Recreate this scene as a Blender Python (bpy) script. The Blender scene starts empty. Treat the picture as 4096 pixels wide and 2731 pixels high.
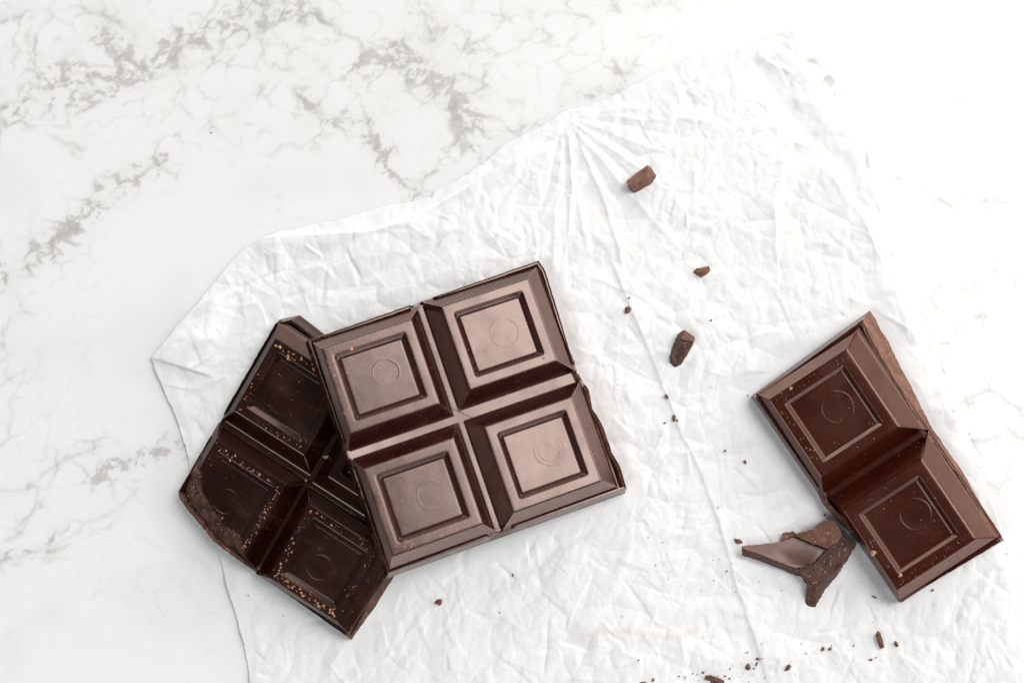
import bpy, bmesh, math, random
import numpy as np
from mathutils import Vector, Matrix

MM = 0.001
scene = bpy.context.scene
COL = scene.collection

# ------------------------------------------------------------------ camera
TILT = math.radians(8.0)
DIST = 0.375
FPX = 50.0 / 36.0 * 4096.0
CAM = np.array([0.0, -DIST * math.sin(TILT), DIST * math.cos(TILT)])
RIGHT = np.array([1.0, 0.0, 0.0])
UP = np.array([0.0, math.cos(TILT), math.sin(TILT)])
FWD = np.array([0.0, math.sin(TILT), -math.cos(TILT)])

cam_data = bpy.data.cameras.new("camera")
cam = bpy.data.objects.new("camera", cam_data)
COL.objects.link(cam)
cam.location = CAM
cam.rotation_euler = (TILT, 0, 0)
cam_data.lens = 50
cam_data.sensor_width = 36
cam_data.clip_start = 0.01
cam_data.clip_end = 20
cam_data.dof.use_dof = True
cam_data.dof.focus_distance = DIST - 0.006
cam_data.dof.aperture_fstop = 5.6
scene.camera = cam

# ------------------------------------------------------------------ light
world = bpy.data.worlds.new("World")
scene.world = world
world.use_nodes = True
bg = world.node_tree.nodes["Background"]
bg.inputs[0].default_value = (0.97, 0.985, 1.0, 1)
bg.inputs[1].default_value = 0.11


def area(name, loc, target, sx, sy, power, col=(1, 1, 1)):
    ld = bpy.data.lights.new(name, 'AREA')
    ld.shape = 'RECTANGLE'
    ld.size = sx
    ld.size_y = sy
    ld.energy = power
    ld.color = col
    o = bpy.data.objects.new(name, ld)
    COL.objects.link(o)
    o.location = loc
    d = Vector(target) - Vector(loc)
    o.rotation_euler = d.to_track_quat('-Z', 'Y').to_euler()
    return o


area("window_light", (0.64, 0.37, 1.20), (0.03, 0.02, 0), 0.85, 0.75, 12.0, (1.0, 0.992, 0.985))
area("tall_window_light", (0.35, 1.60, 0.50), (0.0, 0.0, 0.02), 2.2, 1.0, 19.0, (1.0, 0.93, 0.87))
area("right_window_light", (1.70, 0.35, 0.55), (0.0, 0.0, 0.02), 1.8, 1.0, 21.0, (1.0, 0.92, 0.86))
area("left_bevel_fill", (-1.05, 1.40, 0.24), (0.0, 0.0, 0.02), 1.0, 0.42, 6.0, (1.0, 1.0, 1.0))  # added low fill, no real source: silvers the up-left bevels and edges
area("front_bevel_fill", (0.55, -1.65, 0.22), (0.0, 0.0, 0.02), 2.3, 0.38, 9.0, (1.0, 0.99, 0.98))  # invented low light in front, brightens the lower outer bevels by reflection
area("fill_light", (-0.62, -0.72, 1.35), (0.0, 0.0, 0.0), 0.7, 0.7, 7.5, (0.94, 0.98, 1.0))

scene.view_settings.view_transform = 'Standard'
scene.view_settings.look = 'None'
scene.view_settings.exposure = 0.0
scene.view_settings.gamma = 1.0
scene.render.engine = 'CYCLES'
scene.cycles.max_bounces = 8
scene.cycles.use_denoising = True


# ------------------------------------------------------------------ projection (px of the 4096 x 2731 photograph)
def ray(px, py):
    return FWD + (px - 2048.0) / FPX * RIGHT - (py - 1365.5) / FPX * UP


def at(px, py, z=0.0):
    d = ray(px, py)
    s = (z - CAM[2]) / d[2]
    return CAM + s * d


def on_plane(px, py, P, N):
    d = ray(px, py)
    s = np.dot(P - CAM, N) / np.dot(d, N)
    return CAM + s * d


def at_many(pts, z=0.0):
    return np.array([at(x, y, z)[:2] for x, y in pts])


# ------------------------------------------------------------------ noise in numpy
_tabs = {}


def vnoise(x, y, seed=0):
    if seed not in _tabs:
        _tabs[seed] = np.random.RandomState(seed + 11).rand(256, 256)
    T = _tabs[seed]
    xi = np.floor(x).astype(int)
    yi = np.floor(y).astype(int)
    fx = x - xi
    fy = y - yi
    fx = fx * fx * (3 - 2 * fx)
    fy = fy * fy * (3 - 2 * fy)
    a = T[xi & 255, yi & 255]
    b = T[(xi + 1) & 255, yi & 255]
    c = T[xi & 255, (yi + 1) & 255]
    d = T[(xi + 1) & 255, (yi + 1) & 255]
    return (a * (1 - fx) + b * fx) * (1 - fy) + (c * (1 - fx) + d * fx) * fy


def fbm(x, y, octv=4, seed=0, gain=0.5):
    s = 0.0
    a = 1.0
    t = 0.0
    for i in range(octv):
        c, sn = math.cos(0.7 * i), math.sin(0.7 * i)
        k = 2.03 ** i
        s = s + a * vnoise((x * c - y * sn) * k + 17.3 * i, (x * sn + y * c) * k + 5.1 * i, seed + i)
        t += a
        a *= gain
    return s / t


def sstep(a, b, x):
    t = np.clip((x - a) / (b - a), 0, 1)
    return t * t * (3 - 2 * t)


def seg_dist(X, Y, ax, ay, bx, by):
    dx, dy = bx - ax, by - ay
    L = dx * dx + dy * dy + 1e-18
    t = np.clip(((X - ax) * dx + (Y - ay) * dy) / L, 0, 1)
    return np.hypot(X - ax - t * dx, Y - ay - t * dy)


def line_dist(X, Y, P):
    d = np.full(np.shape(X), 1e9)
    for i in range(len(P) - 1):
        d = np.minimum(d, seg_dist(X, Y, P[i][0], P[i][1], P[i + 1][0], P[i + 1][1]))
    return d


def line_signed(X, Y, P):
    """signed distance to an open polyline (left side positive) and arc parameter"""
    d = np.full(np.shape(X), 1e9)
    s = np.zeros(np.shape(X))
    u = np.zeros(np.shape(X))
    acc = 0.0
    for i in range(len(P) - 1):
        ax, ay = P[i]
        bx, by = P[i + 1]
        dx, dy = bx - ax, by - ay
        L = math.hypot(dx, dy)
        t = ((X - ax) * dx + (Y - ay) * dy) / (L * L)
        tc = np.clip(t, 0, 1)
        dd = np.hypot(X - ax - tc * dx, Y - ay - tc * dy)
        cr = (dx * (Y - ay) - dy * (X - ax)) / L
        m = dd < d
        d = np.where(m, dd, d)
        s = np.where(m, np.sign(cr), s)
        u = np.where(m, acc + tc * L, u)
        acc += L
    return d * s, u / acc


def inside(X, Y, P):
    r = np.zeros(np.shape(X), bool)
    n = len(P)
    j = n - 1
    for i in range(n):
        xi, yi = P[i]
        xj, yj = P[j]
        c = ((yi > Y) != (yj > Y)) & (X < (xj - xi) * (Y - yi) / (yj - yi + 1e-18) + xi)
        r ^= c
        j = i
    return r


# ------------------------------------------------------------------ materials
class NT:
    def __init__(s, name):
        s.m = bpy.data.materials.new(name)
        s.m.use_nodes = True
        s.t = s.m.node_tree
        s.b = s.t.nodes["Principled BSDF"]
        s.co = s.n('ShaderNodeTexCoord').outputs['Object']

    def n(s, typ, **kw):
        nd = s.t.nodes.new(typ)
        for k, v in kw.items():
            setattr(nd, k, v)
        return nd

    def set(s, sock, v):
        if isinstance(v, bpy.types.NodeSocket):
            s.t.links.new(v, sock)
        elif v is not None:
            sock.default_value = v

    def noise(s, scale, detail=4, rough=0.5, dist=0.0, vec=None):
        nd = s.n('ShaderNodeTexNoise')
        s.set(nd.inputs['Vector'], vec or s.co)
        nd.inputs['Scale'].default_value = scale
        nd.inputs['Detail'].default_value = detail
        nd.inputs['Roughness'].default_value = rough
        nd.inputs['Distortion'].default_value = dist
        return nd.outputs['Fac']

    def voro(s, scale, feature='F1', rnd=1.0, vec=None):
        nd = s.n('ShaderNodeTexVoronoi', feature=feature)
        s.set(nd.inputs['Vector'], vec or s.co)
        nd.inputs['Scale'].default_value = scale
        nd.inputs['Randomness'].default_value = rnd
        return nd

    def ramp(s, v, a, b, lo=0.0, hi=1.0):
        nd = s.n('ShaderNodeMapRange')
        nd.interpolation_type = 'SMOOTHSTEP'
        s.set(nd.inputs[0], v)
        nd.inputs[1].default_value = a
        nd.inputs[2].default_value = b
        nd.inputs[3].default_value = lo
        nd.inputs[4].default_value = hi
        return nd.outputs[0]

    def math(s, op, a, b=0.0, c=0.0):
        nd = s.n('ShaderNodeMath', operation=op)
        s.set(nd.inputs[0], a)
        s.set(nd.inputs[1], b)
        s.set(nd.inputs[2], c)
        return nd.outputs[0]

    def mix(s, f, a, b):
        nd = s.n('ShaderNodeMix', data_type='RGBA')
        s.set(nd.inputs[0], f)
        s.set(nd.inputs[6], (*a, 1) if isinstance(a, tuple) and len(a) == 3 else a)
        s.set(nd.inputs[7], (*b, 1) if isinstance(b, tuple) and len(b) == 3 else b)
        return nd.outputs[2]

    def bump(s, h, dist, strength=1.0, prev=None):
        nd = s.n('ShaderNodeBump')
        s.set(nd.inputs['Height'], h)
        nd.inputs['Distance'].default_value = dist
        nd.inputs['Strength'].default_value = strength
        if prev is not None:
            s.t.links.new(prev, nd.inputs['Normal'])
        s.t.links.new(nd.outputs[0], s.b.inputs['Normal'])
        return nd.outputs[0]


def chocolate(name, base=(0.034, 0.0085, 0.005), base2=(0.05, 0.0135, 0.008), rough=0.2, dust=1.0, ior=1.55, tint=(1.0, 0.80, 0.72), coat=0.1, smear_amt=.08):
    k = NT(name)
    v = k.noise(120, 4, 0.6)
    col = k.mix(k.ramp(v, 0.35, 0.7), base, base2)
    # tiny pale cocoa specks
    cells = k.voro(1500, 'F1')
    sep = k.n('ShaderNodeSeparateColor')
    k.t.links.new(cells.outputs['Color'], sep.inputs[0])
    pick = k.math('LESS_THAN', sep.outputs[0], 0.10 * dust)
    near = k.math('SUBTRACT', k.math('MULTIPLY', sep.outputs[1], 0.25), cells.outputs['Distance'])
    spot = k.math('MULTIPLY', k.ramp(near, 0.0, 0.08), pick)
    patch = k.ramp(k.noise(60, 3, 0.6), 0.42, 0.62)
    spot = k.math('MULTIPLY', spot, k.math('ADD', k.math('MULTIPLY', patch, 0.8), 0.2))
    col = k.mix(spot, col, (0.42, 0.27, 0.2))
    # soft bloom smears
    sm = k.n('ShaderNodeMapping')
    k.t.links.new(k.co, sm.inputs[0])
    sm.inputs['Rotation'].default_value = (0, 0, 0.5)
    sm.inputs['Scale'].default_value = (1, 2.6, 1)
    smear = k.ramp(k.noise(75, 5, 0.65, 0.6, sm.outputs[0]), 0.56, 0.78, 0, smear_amt)
    col = k.mix(smear, col, (0.34, 0.22, 0.18))
    k.set(k.b.inputs['Base Color'], col)
    r = k.ramp(k.noise(90, 5, 0.6, 0.4), 0.3, 0.75, rough * 0.8, rough * 1.5)
    k.set(k.b.inputs['Roughness'], k.math('ADD', r, k.math('MULTIPLY', spot, 0.4)))
    k.b.inputs['IOR'].default_value = ior
    k.set(k.b.inputs['Specular Tint'], (*tint, 1))
    k.b.inputs['Coat Weight'].default_value = coat
    k.b.inputs['Coat Roughness'].default_value = 0.16
    k.b.inputs['Coat IOR'].default_value = 1.5
    n1 = k.bump(k.noise(140, 2, 0.5), 0.00003)
    k.bump(k.noise(2600, 3, 0.6), 0.000010, prev=n1)
    return k.m


def fracture(name, a=(0.10, 0.036, 0.023), b=(0.21, 0.095, 0.062), rough=0.62, amt=0.00035):
    k = NT(name)
    f = k.ramp(k.noise(420, 6, 0.7), 0.36, 0.66)
    col = k.mix(f, a, b)
    big = k.ramp(k.noise(130, 3, 0.6), 0.45, 0.7, 0, 0.6)
    col = k.mix(big, col, (0.10, 0.036, 0.022))
    cells = k.voro(1300)
    sep = k.n('ShaderNodeSeparateColor')
    k.t.links.new(cells.outputs['Color'], sep.inputs[0])
    sp = k.math('MULTIPLY', k.math('LESS_THAN', sep.outputs[0], 0.3), k.ramp(cells.outputs['Distance'], 0.34, 0.05))
    col = k.mix(sp, col, (0.5, 0.3, 0.2))
    k.set(k.b.inputs['Base Color'], col)
    k.b.inputs['Roughness'].default_value = rough
    k.b.inputs['IOR'].default_value = 1.45
    n1 = k.bump(k.noise(500, 6, 0.7), amt)
    k.bump(k.noise(180, 3, 0.6), amt, prev=n1)
    return k.m


def plain(name, col, col2, rough=0.6, amt=0.0001, scale=900):
    k = NT(name)
    k.set(k.b.inputs['Base Color'], k.mix(k.noise(scale, 4, 0.6), col, col2))
    k.b.inputs['Roughness'].default_value = rough
    k.bump(k.noise(scale * 2, 4, 0.6), amt)
    return k.m


M_CHOC = chocolate("polished_chocolate", base=(0.022, 0.0026, 0.0014), base2=(0.032, 0.0050, 0.0028), rough=0.2, dust=3.0, ior=1.95, coat=0.0, tint=(1.0, 0.77, 0.69))
M_CHOC2 = chocolate("dark_chocolate", base=(0.009, 0.0013, 0.0008), base2=(0.020, 0.0034, 0.0018), rough=0.19, dust=1.2, ior=1.65, coat=0, tint=(1.0, 0.72, 0.62))
M_CHOC3 = chocolate("brown_chocolate", base=(0.034, 0.0042, 0.0018), base2=(0.046, 0.0066, 0.0032), rough=0.18, dust=1.4, ior=1.68, coat=0, tint=(1.0, 0.68, 0.56), smear_amt=.03)
M_SHARD = chocolate("satin_chocolate", base=(0.06, 0.018, 0.011), base2=(0.08, 0.028, 0.018), rough=0.4, dust=1.6, ior=1.8)
M_FRAC = fracture("broken_chocolate")
M_FRAC2 = fracture("dark_broken_chocolate", (0.035, 0.013, 0.009), (0.12, 0.055, 0.035))
M_FRAC3 = fracture("light_broken_chocolate", (0.13, 0.05, 0.03), (0.24, 0.115, 0.075))
M_CRUMB = plain("crumb_chocolate", (0.09, 0.028, 0.014), (0.22, 0.085, 0.045), 0.6)
M_CRUMBL = plain("pale_crumb_chocolate", (0.38, 0.17, 0.10), (0.62, 0.34, 0.22), 0.65)


def marble_mat():
    k = NT("veined_marble")
    at_ = k.n('ShaderNodeAttribute', attribute_name='vein')
    v = at_.outputs['Fac']
    fine = k.ramp(k.noise(700, 3, 0.6), 0.3, 0.7, 0.85, 1.1)
    f = k.math('MULTIPLY', v, fine)
    cloud = k.ramp(k.noise(28, 4, 0.5), 0.4, 0.75, 0.0, 0.08)
    base = k.mix(cloud, (0.84, 0.842, 0.835), (0.74, 0.745, 0.73))
    bl = k.n('ShaderNodeAttribute', attribute_name='blotch')
    col = k.mix(f, base, (0.47, 0.478, 0.45))
    col = k.mix(k.math('MULTIPLY', bl.outputs['Fac'], fine), col, (0.49, 0.465, 0.455))
    k.set(k.b.inputs['Base Color'], col)
    k.b.inputs['Roughness'].default_value = 0.32
    k.b.inputs['IOR'].default_value = 1.45
    k.bump(k.noise(1500, 2, 0.5), 0.000006)
    return k.m


def paper_mat():
    k = NT("baking_paper")
    st = k.n('ShaderNodeAttribute', attribute_name='stain')
    fib = k.ramp(k.noise(700, 5, 0.7), 0.3, 0.7)
    col = k.mix(fib, (0.815, 0.817, 0.81), (0.84, 0.841, 0.835))
    col = k.mix(k.math('MULTIPLY', st.outputs['Fac'], k.ramp(k.noise(2600, 3, 0.7), 0.3, 0.7, 0.25, 0.8)), col, (0.72, 0.58, 0.50))
    k.set(k.b.inputs['Base Color'], col)
    k.b.inputs['Roughness'].default_value = 0.55
    k.b.inputs['IOR'].default_value = 1.4
    mp = k.n('ShaderNodeMapping')
    k.t.links.new(k.co, mp.inputs[0])
    v1 = k.voro(150, 'DISTANCE_TO_EDGE')
    wv = k.n('ShaderNodeVectorMath', operation='ADD')
    nz = k.n('ShaderNodeTexNoise')
    nz.inputs['Scale'].default_value = 160
    k.t.links.new(k.co, nz.inputs['Vector'])
    sc = k.n('ShaderNodeVectorMath', operation='SCALE')
    k.t.links.new(nz.outputs['Color'], sc.inputs[0])
    sc.inputs['Scale'].default_value = 0.004
    k.t.links.new(k.co, wv.inputs[0])
    k.t.links.new(sc.outputs[0], wv.inputs[1])
    k.t.links.new(wv.outputs[0], v1.inputs['Vector'])
    n1 = k.bump(k.ramp(v1.outputs['Distance'], 0.0, 0.22), 0.00005, 0.6)
    k.bump(k.noise(1500, 4, 0.6), 0.00002, prev=n1)
    return k.m


M_MARBLE = marble_mat()
M_PAPER = paper_mat()


# ------------------------------------------------------------------ object helpers
def new_mesh(name, verts, faces, mats=None, mi=None, smooth=None):
    me = bpy.data.meshes.new(name)
    me.from_pydata([tuple(map(float, v)) for v in verts], [], faces)
    for m in (mats or []):
        me.materials.append(m)
    if mi is not None:
        me.polygons.foreach_set('material_index', mi)
    me.update()
    if smooth is not None:
        me.polygons.foreach_set('use_smooth', [True] * len(me.polygons))
        if smooth < 180:
            me.set_sharp_from_angle(angle=math.radians(smooth))
    return me


def obj(name, me, parent=None, **props):
    o = bpy.data.objects.new(name, me)
    COL.objects.link(o)
    if parent is not None:
        o.parent = parent
    for k_, v in props.items():
        o[k_] = v
    return o


def grid_mesh(name, X, Y, Z, keep, mat, attrs, skirt=0.0):
    """regular grid to mesh with numpy; keep = mask of cells"""
    ny, nx = X.shape
    idx = np.arange(nx * ny).reshape(ny, nx)
    q = np.stack([idx[:-1, :-1], idx[:-1, 1:], idx[1:, 1:], idx[1:, :-1]], -1)[keep]
    used = np.zeros(nx * ny, bool)
    used[q.ravel()] = True
    remap = np.cumsum(used) - 1
    q = remap[q]
    co = np.stack([X.ravel(), Y.ravel(), Z.ravel()], 1)[used]
    at_ = {k_: v.ravel()[used] for k_, v in attrs.items()}
    if skirt > 0:
        e = np.concatenate([q[:, [0, 1]], q[:, [1, 2]], q[:, [2, 3]], q[:, [3, 0]]])
        es = np.sort(e, 1)
        key = es[:, 0].astype(np.int64) * len(co) + es[:, 1]
        u, inv, cnt = np.unique(key, return_inverse=True, return_counts=True)
        be = e[cnt[inv] == 1]
        bv = np.unique(be)
        mp = {int(v): len(co) + i for i, v in enumerate(bv)}
        low = co[bv].copy()
        low[:, 2] = np.maximum(low[:, 2] - skirt, 0.00001)
        co = np.concatenate([co, low])
        for k_ in at_:
            at_[k_] = np.concatenate([at_[k_], at_[k_][bv]])
        sk = np.array([[b, a, mp[int(a)], mp[int(b)]] for a, b in be])
        q = np.concatenate([q, sk])
    me = bpy.data.meshes.new(name)
    me.vertices.add(len(co))
    me.vertices.foreach_set('co', co.astype(np.float32).ravel())
    me.loops.add(q.size)
    me.loops.foreach_set('vertex_index', q.astype(np.int32).ravel())
    me.polygons.add(len(q))
    me.polygons.foreach_set('loop_start', np.arange(0, q.size, 4, dtype=np.int32))
    me.polygons.foreach_set('use_smooth', np.ones(len(q), bool))
    me.update(calc_edges=True)
    for k_, v in at_.items():
        a = me.attributes.new(k_, 'FLOAT', 'POINT')
        a.data.foreach_set('value', v.astype(np.float32))
    me.materials.append(mat)
    me.validate()
    return me


# ------------------------------------------------------------------ marble tabletop
def D(pts):                      # pixels of the 2352-wide view
    return [(x / 0.57422, y / 0.57422) for x, y in pts]


def veins(X, Y):
    MMu = 1000.0
    x, y = X * MMu, Y * MMu
    wx = x + 7 * (fbm(x / 16, y / 16, 3, 1) - .5) + 2.4 * (fbm(x / 4, y / 4, 3, 5) - .5)
    wy = y + 7 * (fbm(x / 16, y / 16, 3, 2) - .5) + 2.4 * (fbm(x / 4, y / 4, 3, 6) - .5)
    # corridors: (points in the 2352 view, half width mm, web strength, line strength, blotches)
    C = [
        ([(0, 262), (60, 240), (110, 200), (180, 172), (250, 185), (330, 150), (400, 92), (470, 70), (560, 55), (640, 40), (740, 30)], 5.5, 1.0, 0.5, 1.0),
        ([(180, 235), (215, 215), (270, 180), (300, 130), (240, 70)], 5.0, .9, .5, 1.1),
        ([(-20, 60), (30, 25), (70, 45), (95, 100), (90, 150)], 4.0, .8, .4, .4),
        ([(80, 30), (150, 20), (240, 18), (320, 70), (330, 110)], 3.0, .6, .5, .2),
        ([(470, 70), (520, 30), (600, 10), (700, 15)], 4.5, .9, .3, .6),
        ([(740, 30), (780, 78), (820, 100), (835, 160)], 3, .5, .9, .3),
        ([(835, 160), (900, 130), (940, 165), (990, 190), (1040, 225), (1080, 270), (1075, 310)], 5.5, 1.0, .5, 1.3),
        ([(960, 20), (1000, 80), (1050, 100), (1110, 130), (1090, 200)], 5.0, .8, .4, .5),
        ([(700, 215), (760, 260), (830, 270), (860, 310), (900, 365), (935, 410), (955, 440)], 3.4, 1.0, .6, 1.1),
        ([(955, 440), (1000, 380), (1020, 320), (1065, 290), (1120, 300), (1240, 260)], 3.2, .7, .5, .1),
        ([(620, 190), (560, 250), (450, 300), (400, 285)], 3.2, .5, .5, .1),
        ([(430, 210), (418, 290), (400, 350), (370, 380), (330, 395)], 2.2, .5, .9, .2),
        ([(370, 380), (290, 410), (240, 440), (200, 480), (160, 530), (130, 560), (80, 590), (0, 625)], 4.2, .9, .6, 1.2),
        ([(0, 205), (30, 270), (85, 305), (135, 330), (180, 352)], 2.6, .5, .8, .1),
        ([(80, 230), (90, 280), (160, 300), (150, 260)], 2.0, .4, .6, .1),
        ([(300, 160), (380, 165), (460, 130), (520, 100)], 6.0, .7, .3, .3),
        ([(560, 90), (620, 110), (700, 120), (760, 160)], 5.0, .55, .3, .2),
        ([(230, 1110), (290, 1068), (340, 1045), (400, 1018), (430, 1020)], 2.8, .9, .3, 1.1),
        ([(-20, 1125), (60, 1112), (110, 1078), (190, 1052), (260, 1040)], 2.6, .6, .7, .3),
        ([(20, 1285), (60, 1278), (110, 1262), (120, 1230)], 2.4, .8, .5, .9),
        ([(100, 1150), (60, 1190), (50, 1220), (20, 1240)], 2.6, .5, .7, .1),
        ([(120, 1262), (180, 1230), (260, 1180), (320, 1120)], 2.4, .5, .4, .1),
        ([(0, 780), (30, 700), (10, 640)], 3, .35, .3, .1),
        ([(0, 880), (60, 830), (30, 990), (0, 1000)], 3, .3, .5, .0),
        ([(1150, 40), (1200, 10), (1235, 50), (1215, 90)], 4.0, .6, .2, .3),
        ([(1250, 30), (1330, 35), (1450, 10), (1560, 30)], 3.4, .5, .4, .3),
        ([(1330, -10), (1355, 12)], 2.0, .6, .3, 1.0),
        ([(1410, 140), (1440, 165), (1465, 170)], 2.0, .8, .3, 1.2),
        ([(1300, 245), (1340, 225), (1400, 195), (1460, 160)], 2.8, .7, .3, .7),
        ([(1840, 140), (1880, 185), (1915, 205), (1920, 230)], 2.4, .6, .5, .7),
        ([(1960, 330), (1985, 360), (2000, 400)], 1.6, .5, .5, .5),
        ([(2055, 420), (2120, 450), (2190, 492)], 3.4, .6, .3, .3),
        ([(2150, 340), (2220, 300), (2180, 230)], 3.6, .3, .3, .1),
        ([(2230, 470), (2300, 470), (2360, 430)], 3.6, .5, .3, .2),
        ([(2090, 710), (2170, 680), (2240, 665), (2330, 650)], 5.5, .5, .3, .1),
        ([(2110, 760), (2160, 800), (2200, 760), (2290, 720)], 3.2, .6, .3, .3),
        ([(2250, 730), (2290, 690), (2352, 720)], 3.0, .6, .3, .3),
        ([(2140, 910), (2210, 905), (2290, 890), (2352, 930)], 2.8, .5, .9, .2),
        ([(2200, 1010), (2250, 1000), (2300, 990), (2360, 970)], 2.8, .6, .5, .3),
        ([(2240, 1120), (2300, 1110), (2350, 1060)], 2.5, .4, .8, .1),
        ([(2060, 830), (2090, 880), (2140, 910)], 3.0, .4, .5, .1),
        ([(760, 300), (700, 330), (640, 350)], 2.4, .3, .5, .0),
        ([(540, 345), (500, 300), (470, 310)], 2.4, .3, .5, .1),
    ]
    Mw = np.zeros(X.shape)
    Ml = np.zeros(X.shape)
    Mb = np.zeros(X.shape)
    C.append(([(0, 110), (250, 160), (600, 100), (900, 150), (1100, 180)], 13.0, .42, 0, .25))
    C.append(([(1150, 40), (1400, 60)], 9.0, .25, 0, .1))
    for pts, w, web, ln, blo in C:
        P = at_many(D(pts)) * MMu
        d = line_dist(wx, wy, P)
        w = w * 1.25
        g = np.exp(-(d / w) ** 2)
        Mw = np.maximum(Mw, web * g)
        Mb = np.maximum(Mb, blo * np.exp(-(d / (w * .62)) ** 2))
        thin = .32 + .5 * fbm(x / 6, y / 6, 2, 9)
        Ml = np.maximum(Ml, ln * np.exp(-(d / thin) ** 2) * sstep(.35, .6, fbm(x / 9, y / 9, 2, 77)))
    def web_of(sc, seed, wid):
        u = (wx + 1.6 * (fbm(x / 2.2, y / 2.2, 3, seed + 3) - .5) * 2) / sc
        v_ = (wy + 1.6 * (fbm(x / 2.2, y / 2.2, 3, seed + 9) - .5) * 2) / sc
        ui, vi = np.floor(u).astype(int), np.floor(v_).astype(int)
        R1 = np.random.RandomState(seed).rand(128, 128)
        R2 = np.random.RandomState(seed + 1).rand(128, 128)
        f1 = np.full(X.shape, 1e9)
        f2 = np.full(X.shape, 1e9)
        for i in (-1, 0, 1):
            for j in (-1, 0, 1):
                ci, cj = ui + i, vi + j
                d_ = np.hypot(ci + R1[ci & 127, cj & 127] - u, cj + R2[ci & 127, cj & 127] - v_)
                m = d_ < f1
                f2 = np.where(m, f1, np.minimum(f2, d_))
                f1 = np.where(m, d_, f1)
        g = (f2 - f1) * sc
        wloc = wid * (.3 + 1.7 * fbm(x / 3.3, y / 3.3, 3, seed + 20) ** 1.5)
        return np.exp(-(g / wloc) ** 2), g
    w1_, g1 = web_of(7.5, 21, .55)
    w2_, g2 = web_of(3.6, 31, .42)
    br = sstep(.36, .58, fbm(x / 4, y / 4, 3, 91))
    br2 = sstep(.42, .62, fbm(x / 3, y / 3, 3, 95))
    web = np.maximum(w1_ * (.15 + .85 * br), w2_ * br2 * .9 * sstep(.3, .8, Mw))
    v = Mw ** .8 * web * .62 + Ml * .45
    soft = np.exp(-(g1 / 1.6) ** 2)
    v += .20 * Mw * soft * (.3 + .7 * br) + .16 * w1_ * br * sstep(.42, .62, fbm(x / 30, y / 30, 3, 55)) + .10 * Mw
    jn = np.maximum(np.exp(-(g1 / 1.5) ** 2), .8 * np.exp(-(g2 / .8) ** 2))
    b = sstep(.545, .61, fbm(wx / 2.6, wy / 1.9, 5, 41, .66) + .10 * (Mb - .9) + .16 * (jn - .5)) * sstep(.2, .7, Mb) * .72
    # broad soft grey clouds
    v += .10 * sstep(.5, .75, fbm(x / 22, y / 22, 3, 66))
    return np.clip(v, 0, 1), np.clip(b, 0, 1)


def build_marble():
    def axis(a, b, st):
        mid = np.arange(a, b, st)
        lo = a - np.cumsum(np.geomspace(st, .06, 22))[::-1]
        hi = mid[-1] + np.cumsum(np.geomspace(st, .06, 22))
        return np.concatenate([lo, mid, hi])
    xs = axis(-.145, .145, .00042)
    ys = axis(-.098, .102, .00042)
    X, Y = np.meshgrid(xs, ys)
    v, b = veins(X, Y)
    keep = np.ones((X.shape[0] - 1, X.shape[1] - 1), bool)
    me = grid_mesh("marble_tabletop", X, Y, np.zeros_like(X), keep, M_MARBLE, {'vein': v, 'blotch': b}, skirt=0)
    obj("marble_tabletop", me, kind='structure')


build_marble()

# ------------------------------------------------------------------ crumpled paper
OUT = [(1040, 2850), (1001, 2731), (966, 2541), (923, 2393), (871, 2193), (820, 2030), (758, 1871), (723, 1740), (665, 1590), (610, 1444),
       (604, 1435), (640, 1390), (675, 1348), (708, 1305), (762, 1246), (840, 1150), (923, 1045), (984, 984), (1040, 955), (1115, 925),
       (1220, 908), (1306, 885), (1450, 855), (1600, 815), (1724, 792), (1740, 765), (1810, 734), (1904, 667), (1955, 637), (2016, 580),
       (2120, 530), (2196, 488), (2231, 461), (2270, 445), (2309, 440), (2422, 396), (2536, 340), (2649, 287), (2771, 231), (2900, 207), (2954, 198),
       (3052, 165), (3110, 130), (3172, 109), (3208, 136), (3210, 200), (3225, 250), (3248, 283), (3290, 350), (3329, 420), (3387, 530), (3454, 650), (3489, 750),
       (3534, 870), (3577, 984), (3590, 1064), (3640, 1118), (3700, 1270), (3757, 1420), (3830, 1600), (3903, 1780), (3960, 1980), (4030, 2200), (4080, 2420),
       (4120, 2600), (4170, 2850)]


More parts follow.
